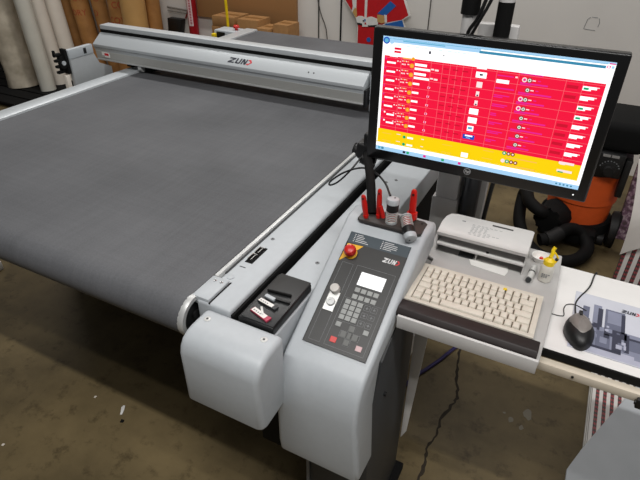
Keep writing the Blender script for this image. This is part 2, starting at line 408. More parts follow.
# front cap
b = B().prism([(.686, .685), (.686, .886), (.628, .886), (.610, .883), (.592, .874), (.581, .858), (.576, .84), (.577, .70), (.583, .688), (.60, .681)], 'X', -.634, -.433, .016, 4, ang=40)
cap = obj('front_cap', b, M_shell, CT, 'rounded light grey end cover')
for p in [(-.608, .653, .886), (-.465, .656, .886)]:
    b = B(); screw(b, p, .0078); obj('screw', b, [M_springm, M_black], cap)
obj('nose_roller', B().lathe([(.030, -.004), (.0525, -.004), (.0535, 0), (.0535, .010), (.0520, .013), (.042, .013), (.040, .004), (.0, .004)], (-.681, .688, .8465), (1, 0, 0), 40), M_alu, CT, 'bright silver end ring of the roller')
obj('roller_hub', B().lathe([(.039, 0), (.039, .005), (.012, .006), (.012, .012), (0, .012)], (-.680, .688, .8465), (1, 0, 0), 30), M_black, CT)
# rear emergency stop post on the far left corner
b = B().box((-2.30, 2.93, .80), (-2.10, 3.05, .905), .008)
es = obj('rear_switch_box', b, M_shell, CT)
obj('switch_plate', B().box((-2.275, 2.9275, .84), (-2.21, 2.9305, .895)), M_black, es)
obj('stop_button', B().lathe([(.010, 0), (.010, .012), (.02, .014), (.02, .026), (.014, .032), (0, .033)], (-2.155, 2.985, .905), seg=20), M_red, es)
obj('yellow_clip', B().box((-2.30, 2.90, .85), (-2.276, 2.93, .885), .004), M_yellow, es)

# ------------------------------------------------------------------ gantry
G = thing('cutter_gantry', 'long light grey gantry beam across the far part of the felt cutting table', 'gantry', (-1.5, 2.03, 0.9))
prof = [(1.946, .944), (1.941, .985), (1.934, 1.004), (1.932, 1.017), (1.996, 1.062), (2.11, 1.062), (2.11, .944)]
bm_ = obj('beam', B().prism(prof, 'X', -2.29, -.80, .002, 2, ang=20), M_aluX, G)
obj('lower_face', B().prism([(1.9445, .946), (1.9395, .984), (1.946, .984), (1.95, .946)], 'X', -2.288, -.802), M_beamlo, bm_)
obj('lip', B().box((-2.29, 1.940, .938), (-.80, 1.952, .9455), .002), M_alu, bm_)
obj('seam_line', B().box((-2.288, 1.9330, 1.0015), (-.802, 1.937, 1.0035)), M_gprint, bm_)
obj('top_rail', B().box((-2.29, 1.999, 1.060), (-.60, 2.06, 1.097), .004), M_aluX, G)
obj('slot', B().box((-2.288, 1.9965, 1.0625), (-.60, 2.0, 1.077)), M_blackm, G, 'black slot under the top rail')
obj('end_plate', B().box((-.800, 1.938, .93), (-.789, 2.10, 1.00), .002), M_black, G)
obj('carriage', B().box((-.787, 1.965, .905), (-.585, 2.17, 1.055), .006), M_shell, G)
obj('carriage_screw', B().lathe([(.008, -.002), (.008, .004), (0, .004)], (-.775, 1.965, .955), (0, -1, 0), 16), M_chrome, G)
b = B(); nrm = Vector((0, -.575, .818)).normalized(); up = Vector((0, .818, .575)).normalized()
o0 = Vector((-1.468, 1.932, 1.017)) + up * 0.016
logo(b, o0, (1, 0, 0), up, .122, .029, nrm, mi=(0, 1), t=.0008)
obj('maker_logo', b, [M_ink, M_redlog], G)
b = B().box((-2.245, 1.9385, .957), (-2.195, 1.9425, .982)).box((-2.226, 1.9375, .966), (-2.199, 1.939, .977), mi=1).box((-2.243, 1.9375, .960), (-2.228, 1.939, .964), mi=2)
obj('warning_sticker', b, [M_paper, M_redlog, M_gprint], G)
for x in (-1.06, -1.035):
    obj('screw', B().lathe([(.003, -.001), (.003, .001), (0, .001)], Vector((x, 1.955, 1.0332)) + nrm * .0005, nrm, 10), M_black, G)
hs = obj('end_housing', B().prism([(1.709, .80), (1.945, .80), (1.945, .915), (1.875, .948), (1.852, 1.0), (1.709, 1.0)], 'X', -2.222, -2.20, .002), M_shell2, G)
obj('housing_lid', B().box((-2.224, 1.707, 1.0005), (-2.198, 1.851, 1.043), .002), M_shell, hs)
obj('housing_slot', B().box((-2.1975, 1.793, 1.010), (-2.1955, 1.808, 1.035)), M_black, hs)
b = B().box((-2.236, 1.690, .935), (-2.205, 1.706, 1.050), .003).box((-2.236, 1.665, .955), (-2.212, 1.69, 1.022), .004)
for k in range(4): b.box((-2.234, 1.645, .945 + k * .026), (-2.214, 1.68, .957 + k * .026), .002)
b.box((-2.232, 1.645, 1.02), (-2.22, 1.655, 1.05), .002).cyl((-2.212, 1.672, .985), (-2.203, 1.672, .985), .020, seg=14)
obj('drive_gear', b, M_blackm, G, 'black toothed drive unit')
obj('gear_hub', B().cyl((-2.203, 1.672, .992), (-2.198, 1.672, .992), .010, seg=14), M_shell, G)
obj('post', B().box((-2.225, 1.668, .80), (-2.203, 1.690, .933), .003), M_vinyl, G)
obj('under_bracket', B().box((-2.14, 1.99, .91), (-2.10, 2.03, .944), .002).box((-2.05, 1.97, .905), (-1.96, 2.03, .944), .006), M_blackm, G)
obj('guide_wheel', B().cyl((-2.02, 1.962, .925), (-2.0, 1.962, .925), .018, seg=16), M_alu, G)

# ------------------------------------------------------------------ control console
CC = thing('control_console', 'light grey operator console with a slanted dark keypad panel beside the cutting table', 'control console', (-.343, .90, 0))
prof = [(1.105, .925), (1.108, .975), (1.10, .992), (1.085, .998), (1.045, .998), (1.025, .9915), (.715, .8125), (.695, .797), (.681, .772), (.672, .738), (.668, .70), (.668, .55), (.674, .512), (.688, .500), (.768, .496), (.771, .69), (.80, .79)]
hb = B().prism(prof, 'X', -.4535, -.2440, .011, 4, ang=60)
for v in hb.bm.verts:                                               # the right flank draws in along the slanted face
    if v.co.x > -.30:
        k = max(0.0, min(1.0, (v.co.z - .55) / .17)) * max(0.0, min(1.0, (1.06 - v.co.y) / .12))
        v.co.x -= .012 * k
hous = obj('housing', hb, M_shell, CC)
obj('pedestal', B().prism([(.78, .03), (1.08, .03), (1.08, .90), (.82, .765), (.78, .68)], 'X', -.432, -.258, .004), M_dgrey, CC, 'dark charcoal pedestal')
obj('pedestal_edge', B().box((-.4355, .775, .03), (-.427, .785, .66)), M_gprint, CC)
obj('foot_plate', B().box((-.45, .74, 0), (-.235, 1.10, .03), .004), M_blackm, CC)
th = R(30); PO = Vector((-.4216, .9967, .975)); PU = Vector((1, 0, 0)); PV = Vector((0, -cos(th), -sin(th))); PN = Vector((0, -sin(th), cos(th)))
def pp(u, v, n=0.0): return PO + PU * u + PV * v + PN * n
def pbox(b, u0, v0, u1, v1, n0, n1, bevel=0, mi=0):
    t = bmesh.new(); bmesh.ops.create_cube(t, size=1)
    for w in t.verts:
        w.co = pp(u0 + (w.co.x + .5) * (u1 - u0), v0 + (w.co.y + .5) * (v1 - v0), n0 + (w.co.z + .5) * (n1 - n0))
    return b._merge(t, bevel, 2, mi)
pan = obj('control_panel', pbox(B(), 0, .033, .150, .291, -.001, .0035, .0012), M_panel, CC, 'dark graphite keypad panel')
leg = obj('legend_strip', pbox(B(), 0, .004, .150, .031, -.001, .0035, .001), M_slate, CC, 'slate blue strip with small white lines of text')
b = B()
for c, (u0, n) in enumerate([(.012, 5), (.082, 5)]):
    for k in range(n):
        v = .0075 + k * .0045; wdt = random.uniform(.014, .034)
        pbox(b, u0, v, u0 + .003, v + .0016, .0035, .0038); pbox(b, u0 + .006, v, u0 + .006 + wdt, v + .0013, .0035, .0038)
obj('legend_text', b, M_wprint, leg)
b = B()                                                              # hairline frames printed on the panel
def frame(u0, v0, u1, v1, w=.0006):
    for a in [(u0, v0, u1, v0 + w), (u0, v1 - w, u1, v1), (u0, v0, u0 + w, v1), (u1 - w, v0, u1, v1)]: pbox(b, *a, .0034, .0037)
frame(.010, .085, .038, .284); frame(.048, .083, .142, .284); pbox(b, .050, .166, .140, .1665, .0034, .0037); pbox(b, .055, .222, .104, .2224, .0034, .0037)
frame(.102, .170, .116, .183); frame(.119, .170, .133, .183); frame(.102, .189, .116, .201); frame(.119, .189, .133, .201); frame(.102, .208, .116, .221); frame(.119, .208, .133, .221)
frame(.072, .242, .119, .257); frame(.0875, .226, .103, .274)
obj('printed_lines', b, M_gprint, pan)
b = B(); logo(b, pp(.099, .058, .0036), PU, -PV, .040, .012, PN, mi=(0, 1)); obj('maker_logo', b, [M_wprint, M_redlog], pan)
obj('display', pbox(B(), .065, .097, .125, .130, .0034, .0045, .0004), M_lite, pan, 'lit white display')
def key(u, v, w=.0115, h=.0095, m=M_button, label=None, nm='keypad_key'):
    k = obj(nm, pbox(B(), u - w / 2, v - h / 2, u + w / 2, v + h / 2, .0034, .0050, .0006), m, pan, label)
    return k
for v in (.142, .159):
    for u in (.072, .087, .102, .117): key(u, v)
for v in (.175, .1877, .2003, .213):
    for u in (.062, .0768, .0917): key(u, v)
key(.062, .231); key(.128, .231)
key(.065, .268, .014, .0115, M_red, 'red key'); key(.126, .269, .013, .0105, mat('pink grey key', (200, 170, 172), .5), 'pinkish white key')
for u, v in [(.095, .233), (.081, .2495), (.109, .2495), (.095, .2655), (.095, .2495)]: key(u, v, .013 if (u, v) != (.095, .2495) else .008, .0125, M_buttond)
b = B()
for u, v in [(.109, .177), (.126, .176), (.109, .195), (.126, .195), (.109, .214), (.126, .214)]:
    pbox(b, u - .003, v - .0008, u + .003, v + .0008, .0035, .0038); pbox(b, u - .0008, v - .003, u + .0008, v + .003, .0035, .0038)
obj('printed_icons', b, M_gprint, pan)
pb = obj('key_switch_plate', pbox(B(), .013, .163, .037, .209, .0034, .0055, .0008), mat('polished white steel plate', (225, 225, 222), .3, .3), pan, 'bright key switch plate')
obj('lock_barrel', B().lathe([(.010, .005), (.010, .009), (.0085, .011), (.005, .011), (.005, .009), (0, .009)], pp(.025, .189), PN, 20), M_alu, pb)
obj('selector_knob', B().lathe([(.0115, .003), (.0115, .016), (.010, .019), (0, .0195)], pp(.0235, .158), PN, 24), mat('cream grey knob', (196, 192, 186), .45), CC)
b = B(); b.poly([pp(*q, .0038) for q in [(.003, .036), (.043, .034), (.021, .062), (.0, .085)]])
e = obj('emergency_stop', B().lathe([(.0150, .003), (.0150, .006), (.0105, .007), (.0100, .016), (0, .016)], pp(.022, .060), PN, 24), M_ylab, CC)
obj('yellow_label', b, M_ylab, e)
obj('mushroom_button', B().lathe([(.010, .010), (.0135, .011), (.0148, .015), (.0145, .021), (.0115, .0265), (.006, .0285), (0, .029)], pp(.022, .060, .003), PN, 28), M_red, e, 'red mushroom stop button')
tray = obj('tool_tray', B().prism([(-.421, 1.022), (-.412, 1.016), (-.270, 1.016), (-.2600, 1.022), (-.2600, 1.072), (-.270, 1.080), (-.412, 1.078), (-.421, 1.070)], 'Z', .992, 1.0005, .002), mat('dark brown grey tray', (58, 54, 52), .5), CC, 'dark inset tool tray')
obj('tray_screw', B().lathe([(.003, 0), (.003, .0008), (0, .0008)], (-.272, 1.066, 1.0005)), M_black, tray)
obj('side_bolt', B().cyl((-.2585, .86, .62), (-.252, .86, .62), .006, seg=10), M_black, CC)

# ------------------------------------------------------------------ tools standing in the tray
ZT = 1.0005
def red_tool(name, base, top, label, w=.0075, coil=False):
    t = thing(name, label, 'tool', base, 'tools standing in the console tray')
    base = Vector(base); top = Vector(top); d = (top - base)
    ax = d.normalized(); side = Vector((1, 0, 0)); side = (side - ax * side.dot(ax)).normalized(); nn = ax.cross(side)
    t0 = bmesh.new(); n = 20
    outl = []
    for k in range(n + 1):
        h = k / n; r = w * (0.75 + 0.25 * sin(pi * h)); z = h
        outl.append((r if h < .97 else r * .6, z))
    b = B(); q = Matrix((side, nn, ax)).transposed()
    tb = bmesh.new(); rings = []
    for r, h in outl:
        ring = []
        for k in range(16):
            a = 2 * pi * k / 16
            ring.append(tb.verts.new(base + q @ Vector((r * cos(a), .72 * r * sin(a), h * d.length))))
        rings.append(ring)
    for A_, C_ in zip(rings, rings[1:]):
        for k in range(16): tb.faces.new((A_[k], A_[(k + 1) % 16], C_[(k + 1) % 16], C_[k]))
    tb.faces.new(rings[0][::-1]); tb.faces.new(rings[-1])
    b._merge(tb, 0, 1, 0)
    obj('handle', b, M_red, t)
    c = base + d * .86
    obj('hang_hole', B().cyl(c - nn * w * .76, c + nn * w * .76, w * .35, seg=12), mat('dark red hole', (70, 8, 6), .6), t)
    obj('tip', B().cyl(base + d * 0.0, base + d * .12, w * .85, w * 1.0, seg=14), M_red, t)
    if coil:
        pts = [base + d * (.05 + .22 * k / 40) + (side * cos(k * .95) + nn * sin(k * .95)) * (w * 1.25) for k in range(41)]
        obj('coiled_lanyard', B().tube(pts, .0022, 6, smooth=2), M_red, t)
    return t
red_tool('red_handle_tool', (-.402, 1.030, ZT), (-.413, 1.031, 1.060), 'shortest red handled tool, furthest left in the console tray', .0072)
red_tool('red_handle_tool', (-.375, 1.044, ZT), (-.378, 1.047, 1.077), 'red tool with a forked side handle, standing right of the black post', .0068)
t2 = bpy.data.objects['red_handle_tool.001']
obj('side_handle', B().tube([(-.372, 1.042, ZT + .034), (-.366, 1.041, ZT + .02), (-.361, 1.040, ZT + .006)], .0055, 10), M_red, t2)
red_tool('red_handle_tool', (-.300, 1.070, ZT), (-.302, 1.073, 1.082), 'tallest red handled tool with a red coil at its foot, right side of the tray', .0088, True)
# spring module, standing
def spring_module(base, axis, label, k=1.0, name='spring_knife_module'):
    t = thing(name, label, 'tool', base, 'spring loaded knife modules')
    base = Vector(base); ax = Vector(axis).normalized(); side = ax.orthogonal().normalized(); nn = ax.cross(side)
    L = lambda pr: [(r * k, h * k) for r, h in pr]
    obj('core', B().cyl(base + ax * .004 * k, base + ax * .036 * k, .0095 * k, seg=20), M_red, t, 'red core')
    pts = [base + ax * (.003 + .030 * q / 72) * k + (side * cos(q * 2 * pi / 12) + nn * sin(q * 2 * pi / 12)) * .0138 * k for q in range(73)]
    obj('spring', B().tube(pts, .0012, 6, smooth=0), M_springm, t)
    obj('body', B().lathe(L([(0, .034), (.0145, .034), (.0155, .035), (.0155, .054), (.0148, .056), (0, .056)]), base, ax), M_black, t)
    obj('foot_ring', B().lathe(L([(.0, .0), (.0155, .0), (.0155, .004), (.012, .0042), (0, .0042)]), base, ax), M_shell2, t)
    c = obj('cap', B().lathe(L([(0, .055), (.0162, .055), (.0162, .064), (.0145, .068), (.012, .0692), (0, .0692)]), base, ax), M_shell, t, 'pale grey cap')
    obj('cap_nick', B().cyl(base + ax * .0690 * k + side * .004, base + ax * .0698 * k + side * .004, .0022, seg=10), M_dgrey, c)
    return t
spring_module((-.340, 1.038, ZT), (.0, .02, 1), 'pale capped spring knife module standing upright in the tray', .94)
spring_module((-.308, 1.045, 1.0215), (.50, -.76, -.38), 'spring knife module lying on its side with its pale round cap facing front', .95)

# gooseneck post with a scanner clamp
GN = thing('gooseneck_post', 'black bent post rising from the tool tray with a clamp head and looped cable', 'holder', (-.406, 1.072, ZT))
obj('post', B().tube([(-.397, 1.054, ZT), (-.408, 1.075, 1.022), (-.428, 1.115, 1.050), (-.455, 1.165, 1.066), (-.490, 1.235, 1.068)], .0115, 14), M_blackm, GN)
hd = obj('clamp_head', B().box((-.525, 1.235, 1.045), (-.480, 1.29, 1.095), .010, 3).cyl((-.530, 1.262, 1.06), (-.45, 1.262, 1.068), .019, seg=18, bevel=.003).box((-.505, 1.235, 1.085), (-.477, 1.275, 1.125), .008, 3).cyl((-.505, 1.238, 1.052), (-.470, 1.238, 1.040), .014, seg=16, bevel=.003), M_black, GN)
obj('clamp_knob', B().cyl((-.540, 1.262, 1.066), (-.526, 1.262, 1.063), .013, seg=12, bevel=.003), M_rubber, hd)
obj('ring', B().tube([(-.478 + .026 * cos(k * pi / 8), 1.285, 1.125 + .026 * sin(k * pi / 8)) for k in range(17)], .005, 8, smooth=0), M_rubber, hd)
obj('cable', B().tube([(-.508, 1.24, 1.055), (-.524, 1.205, 1.025), (-.559, 1.2, .983), (-.584, 1.2, .967), (-.581, 1.2, .981), (-.539, 1.2, 1.018), (-.489, 1.2, 1.042), (-.436, 1.16, 1.0587), (-.385, 1.10, 1.067), (-.357, 1.055, 1.068), (-.350, 1.045, 1.0665)], .0026, 8), M_black, GN)

# ------------------------------------------------------------------ blade box on the drive cover
BB = thing('blade_tray', 'black plastic box lying on the grey drive cover beside the front cap', 'box', (-.503, .77, .868))
b = B().box((-.5525, .6875, .8685), (-.4625, .862, .8905), .004, 3)
obj('case', b, M_black, BB)
obj('lid', B().box((-.5450, .6895, .891), (-.4635, .861, .895), .002), mat('charcoal lid', (40, 41, 42), .4, 0, .05), BB)
def packet(c, ang, ln, wd, hgt, m, m2, label, tip=None):
    t = thing('blade_packet', label, 'packet', (c[0], c[1], .8951), 'blade packets on the black box')
    rot = Matrix.Rotation(ang, 3, 'Z')
    obj('case', B().box((c[0] - ln / 2, c[1] - wd / 2, .8953), (c[0] + ln / 2, c[1] + wd / 2, .8953 + hgt), .0012, rot=rot), m, t)
    obj('label', B().box((c[0] - ln * .46, c[1] - wd * .42, .8953 + hgt), (c[0] + ln * .38, c[1] + wd * .42, .8957 + hgt), rot=rot, piv=(c[0], c[1], .8953)), m2, t)
    b = B()
    for k in range(4):
        x = c[0] - ln * .38 + k * ln * .13
        b.box((x, c[1] - wd * .2, .8957 + hgt), (x + ln * .07, c[1] + wd * .05, .8959 + hgt), rot=rot, piv=(c[0], c[1], .8953))
    obj('printed_marks', b, M_gprint, t)
    obj('cap_end', B().box((c[0] + ln * .46, c[1] - wd * .55, .8953), (c[0] + ln * .60, c[1] + wd * .55, .8959 + hgt), .001, rot=rot, piv=(c[0], c[1], .8953)), m if m is not M_shell2 else M_black, t)
    return t
M_pink = mat('magenta plastic', (176, 60, 84), .4)
packet((-.508, .709), R(-17), .050, .014, .005, M_pink, M_paper, 'pink edged blade packet with a white label, nearest the front of the black box')
packet((-.512, .744), R(-11), .048, .012, .006, M_dgrey, M_paper, 'dark blade packet with a white label in the middle of the black box')
o = obj('loose_blade', B().box((-.521, .715, .9010), (-.495, .720, .9020), .0003, rot=Matrix.Rotation(R(-52), 3, 'Z')), M_springm)
tag(o, 'small steel blade lying on the pink edged packet', 'blade')
o = obj('blade_holder', B().box((-.505, .765, .8951), (-.468, .772, .9011), .0015, rot=Matrix.Rotation(R(4), 3, 'Z')).box((-.531, .760, .8951), (-.503, .770, .9021), .002, mi=1, rot=Matrix.Rotation(R(-10), 3, 'Z')), [M_black, M_shell])
tag(o, 'grey and black blade holder lying across the box behind the middle packet', 'blade holder')
o = obj('black_pen', B().cyl((-.536, .786, .8987), (-.478, .792, .8987), .0032, seg=12, bevel=.0008), M_blackm)
tag(o, 'thin black pen furthest back on the black blade box', 'pen')

# ------------------------------------------------------------------ equipment column and monitor
EC = thing('equipment_column', 'grey floor column with a dark pole standing behind the monitor', 'column', (-.25, 1.38, 0))
obj('column_body', B().box((-.318, 1.35, .45), (-.254, 1.43, 1.065), .006).box((-.325, 1.345, .45), (-.25, 1.432, .93), .006).box((-.318, 1.082, .50), (-.27, 1.40, .58), .004), M_riser, EC)
obj('column_plate', B().box((-.283, 1.40, .46), (-.186, 1.43, 1.395), .004), M_riser, EC)
obj('dark_pole', B().cyl((-.222, 1.372, .50), (-.222, 1.372, 1.15), .024, seg=28), mat('dark slate pole', (58, 60, 64), .35, .2), EC)
obj('black_sleeve', B().cyl((-.220, 1.372, 1.1505), (-.220, 1.372, 1.452), .019, seg=28), M_blackm, EC)
obj('pole_cap', B().cyl((-.220, 1.372, 1.4525), (-.220, 1.372, 1.50), .0185, seg=28), M_riser, EC)
obj('tube', B().cyl((-.305, 1.39, 1.06), (-.305, 1.39, 1.42), .0175, seg=24), M_riser, EC)
obj('black_handle', B().cyl((-.305, 1.39, 1.42), (-.305, 1.39, 1.60), .0225, seg=24, bevel=.004).box((-.30, 1.37, 1.455), (-.272, 1.40, 1.60), .008), M_blackm, EC, 'black sleeve at the top of the tube')
obj('cable_loop', B().tube([(-.262, 1.36, 1.60), (-.258, 1.36, 1.50), (-.275, 1.355, 1.42), (-.296, 1.36, 1.38), (-.30, 1.37, 1.33)], .0045, 8).tube([(-.242, 1.355, 1.60), (-.246, 1.35, 1.48), (-.275, 1.345, 1.40), (-.298, 1.36, 1.35)], .004, 8).tube([(-.17, 1.37, 1.20), (-.165, 1.37, 1.05), (-.17, 1.36, .95), (-.18, 1.36, .7)], .006, 8), M_black, EC)
obj('vesa_arm', B().box((-.26, 1.245, 1.18), (-.185, 1.35, 1.26), .006), M_black, EC)

MO = thing('monitor', 'black flat screen monitor showing a red and yellow order table', 'monitor', (-.21, 1.21, 1.09))
mx0, mx1, mz0, mz1 = -.479, .058, 1.0765, 1.404
sx0, sx1, sz0, sz1 = -.453, .036, 1.1055, 1.386
b = B().box((mx0, 1.200, mz0), (mx1, 1.228, mz1), .005, 3)
obj('bezel', b, mat('black glossy bezel', (16, 16, 17), .3, 0, .1), MO)
obj('back_shell', B().box((mx0 + .06, 1.228, mz0 + .04), (mx1 - .06, 1.248, mz1 - .04), .008), M_black, MO)
obj('side_edge', B().box((mx0 - .004, 1.214, mz0 + .10), (mx0 - .0002, 1.226, mz1 - .01), .001), M_shell2, MO)
scol = [mat('scr white', (255, 255, 255), emit=1.25), mat('scr red', (242, 22, 62), emit=1.05), mat('scr yellow', (255, 214, 8), emit=1.0), mat('scr teal', (96, 178, 214), emit=1.0),
        mat('scr magenta', (236, 40, 150), emit=1.0), mat('scr pale', (255, 232, 232), emit=1.0), mat('scr orange', (250, 170, 30), emit=1.0), mat('scr dark', (40, 40, 60), emit=1.0),
        mat('scr line', (250, 110, 120), emit=1.0), mat('scr green', (20, 170, 110), emit=1.0), mat('scr sky', (170, 214, 248), emit=1.0), mat('scr blue', (30, 80, 190), emit=1.0), mat('scr deep red', (206, 20, 48), emit=1.0), mat('scr brown', (140, 60, 40), emit=1.0), mat('scr peach', (255, 190, 90), emit=1.0), mat('scr lead', (60, 140, 175), emit=1.0)]
WH, RE, YE, TE, MA, PA, ORA, DK, LN, GR, SK, BL, DR, BR, PE, LE = range(16)
sb = B()
def q(s0, t0, s1, t1, c, lv):
    y = 1.1996 - lv * .00012
    X = lambda s: sx0 + (sx1 - sx0) * s
    Z = lambda t: sz1 - (sz1 - sz0) * t
    sb.poly([(X(s0), y, Z(t0)), (X(s1), y, Z(t0)), (X(s1), y, Z(t1)), (X(s0), y, Z(t1))], c)
def dot(s, t, r, c, lv):
    y = 1.1996 - lv * .00012; x = sx0 + (sx1 - sx0) * s; z = sz1 - (sz1 - sz0) * t
    sb.poly([(x + r * cos(k * pi / 6), y, z + r * sin(k * pi / 6)) for k in range(12)], c)
q(0, 0, 1, 1, WH, 0)
q(0, 0, 1, .014, SK, 1); q(.0, .018, .46, .045, SK, 1); q(.10, .022, .30, .030, TE, 2); q(.455, .028, .965, .048, LE, 2); q(.0, .014, .97, .018, TE, 2)
dot(.018, .034, .008, BL, 3); dot(.045, .036, .006, SK, 3); dot(.018, .034, .005, TE, 4)
q(.975, .008, .998, .016, MA, 2); q(.968, .026, .982, .044, MA, 2); q(.986, .026, .996, .044, SK, 2); q(.971, .030, .979, .040, WH, 3)
for k in range(18): q(.03 + k * .022, .060, .044 + k * .022 + random.uniform(0, .006), .064, SK, 2)
q(.060, .081, .094, .099, RE, 2); q(.060, .107, .094, .124, RE, 2); q(.063, .085, .089, .089, DR, 3); q(.063, .112, .089, .116, DR, 3)
q(.228, .088, .238, .100, DK, 2); dot(.233, .085, .0025, DK, 2); q(.292, .094, .304, .097, DK, 2); q(.297, .094, .299, .106, DK, 2)
q(.013, .153, .985, .794, RE, 1); q(.006, .794, .985, .918, YE, 1)
rows = [.166 + .0745 * k for k in range(9)]
for t in rows[:]: q(.013, t, .985, t + .003, LN, 2)
for s in (.098, .163, .245, .30, .335, .365, .395, .435, .545, .64, .833, .90): q(s, .156, s + .0018, .79, LN, 2)
q(.04, .150, .08, .158, WH, 2); q(.105, .152, .15, .162, PE, 2); dot(.157, .155, .004, ORA, 3); q(.455, .150, .50, .163, WH, 3)
q(.645, .153, .74, .162, MA, 3)
for k in range(8):
    t = rows[k]
    big = k < 2
    q(.028 if k < 6 else .045, t + .033, .072 if k < 6 else .085, t + .048, WH, 3); dot(.082, t + .022, .0018, PA, 3); dot(.094, t + .024, .0014, PA, 3)
    dot(.022, t + .012, .002, MA, 3)
    if k >= 6: q(.03, t + .016, .038, t + .03, WH, 3)
    for j in range(4): q(.104 + j * .009, t + .012, .110 + j * .009, t + .020, PE if j % 2 else PA, 3)
    for j in range(3): q(.103 + j * .007, t + .036, .108 + j * .007, t + .047, PA, 3)
    q(.131, t + .034, .140, t + .042, PA, 3)
    dot(.153, t + .045, .0052, ORA, 3); q(.149, t + .042, .157, t + .050, PE, 4)
    if big:
        q(.168, t + .020, .226, t + .040, WH, 3); q(.168, t + .054, .244, t + .072, WH, 3)
        q(.248, t + .046, .262, t + .058, PA, 3); q(.266, t + .048, .284, t + .062, PA, 3)
    else:
        q(.166, t + .030, .199, t + .047, WH, 3); q(.241, t + .046, .253, t + .062, PA, 3); dot(.247, t + .054, .0022, MA, 4)
    for j in range(3): q(.305 + j * .045, t + .028, .33 + j * .045, t + .038, DR, 3)
    if k not in (2, 3): q(.84, t + .026, .885, t + .05, DR, 3)
    # cell images
    if k == 0: q(.456, t + .020, .504, t + .066, WH, 3); q(.473, t + .034, .487, t + .048, DK, 4)
    elif k == 1: q(.466, t + .022, .492, t + .068, PA, 3)
    elif k in (2, 3): q(.470, t + .024, .485, t + .064, PA, 3); dot(.478, t + .056, .002, DK, 4)
    elif k in (4, 5): q(.453, t + .018, .495, t + .066, WH, 3)
    elif k == 6: q(.456, t + .016, .486, t + .062, WH, 3); q(.460, t + .026, .480, t + .046, TE, 4)
    else: q(.442, t + .020, .498, t + .060, BL, 3); q(.452, t + .024, .488, t + .036, WH, 4); q(.458, t + .046, .478, t + .052, SK, 4)
    # magenta text columns
    if k == 0: q(.55, t + .056, .605, t + .084, WH, 3); q(.55, t + .022, .62, t + .030, MA, 3); q(.627, t + .018, .637, t + .030, PA, 3)
    elif k == 1: q(.55, t + .044, .632, t + .054, MA, 3)
    else:
        for j in range(2): q(.55, t + .026 + j * .014, .55 + random.uniform(.02, .07), t + .034 + j * .014, MA, 3)
    xx = .668 if k in (0, 2, 3) else .66
    if k in (0, 2, 3): dot(.667, t + .034, .0052, PA, 3); dot(.667, t + .034, .0030, MA, 4)
    dot(.688, t + .034, .0058, BR, 3); dot(.688, t + .034, .0038, PA, 4); dot(.688, t + .034, .0020, GR, 5)
    q(.700, t + .029, .714, t + .037, PA, 3); q(.722, t + .029, .734, t + .036, MA, 3)
    q(.652, t + .054, .70 + random.uniform(.05, .10), t + .066, MA, 3); q(.652, t + .070, .70, t + .076, MA, 3)
    q(.902, t + .020, .957, t + .040, WH, 3); q(.902, t + .038, .935, t + .052, WH, 3); q(.955, t + .020, .966, t + .027, PA, 3)
    if k in (0, 2, 3): q(.906, t + .030, .926, t + .046, GR, 4)
for k, t in enumerate((.80, .868)):
    q(.03, t + .03, .08, t + .034, PE, 2); q(.108, t + .018, .13, t + .024, PA, 2); dot(.150, t + .036, .004, GR, 3); q(.166, t + .028, .197, t + .044, WH, 2)
    q(.24, t + .022, .254, t + .029, PA, 2); q(.35, t + .034, .40, t + .037, PE, 2); q(.55, t + .016, .60, t + .020, PE, 2); q(.66, t + .036, .80, t + .044, PE, 2)
    for j, c in enumerate((GR, BR, BR) if k == 0 else (PA, GR, BR, BR)): dot(.648 + j * .0195, t + .008, .0048, c, 3); dot(.648 + j * .0195, t + .008, .0022, PA, 4)
    q(.89, t - .012, .955, t + .008, PA, 2); q(.895, t + .004, .918, t + .014, GR if k else PA, 3)
q(.448, .872, .482, .914, WH, 3)
q(0, .962, 1, 1, SK, 1)
for s, c in ((.012, TE), (.03, LE), (.15, DK), (.17, GR), (.26, MA), (.355, GR), (.44, MA), (.50, SK)): q(s, .968, s + .014, .99, c, 2)
q(.0, .918, .985, .925, YE, 2)
for k in range(5): q(.90 + k * .016, .974, .908 + k * .016, .988, LE, 2)
obj('screen', sb, scol, MO, 'lit screen with red rows, two yellow rows and white boxes')
b = B(); b.lathe([(.0, 0), (.0085, 0), (.0085, .0006), (.0068, .0006)], (-.2125, 1.2, 1.0945), (0, -1, 0), 24)
lg = obj('maker_logo', b, M_shell2, MO)
b = B(); b.lathe([(.0, .0006), (.0072, .0006)], (-.2125, 1.2, 1.0945), (0, -1, 0), 24, mi=1)
add_text(b, 'hp', .0115, lambda x, y: Vector((-.2185 + x + .25 * y, 1.1992, 1.0915 + y)), 0)
obj('logo_letters', b, [M_wprint, M_black], lg)
obj('power_light', B().box((.028, 1.1990, 1.0905), (.031, 1.2003, 1.093)), mat('standby light', (255, 255, 255), emit=1.2), MO)

# ------------------------------------------------------------------ keyboard shelf
KS = thing('keyboard_shelf', 'grey sheet metal shelf holding the keyboard beside the console', 'shelf', (-.105, 1.02, .80))
ps = [(-.251, .862), (-.251, 1.00), (-.2425, 1.04), (-.2425, 1.112), (-.268, 1.125), (-.272, 1.278), (.050, 1.279), (.056, 1.10), (.052, .862)]
obj('plate', B().prism(ps, 'Z', .866, .880, .003), mat('warm grey sheet metal', (182, 180, 178), .45, 0, .02, 40), KS)
obj('front_lip', B().prism([(.8605, .887), (.8545, .886), (.8555, .851), (.8605, .851)], 'X', -.246, .050, .001), M_riser, KS)
obj('palm_rest', B().prism([(.861, .880), (.862, .8885), (.870, .8985), (.900, .9005), (.906, .880)], 'X', -.252, .045, .002), M_palm, KS, 'dark brown black palm rest')
obj('bracket', B().prism([(-.241, .866), (-.198, .866), (-.2255, .30), (-.241, .26)], 'Y', 1.02, 1.026, .002), M_riser, KS)

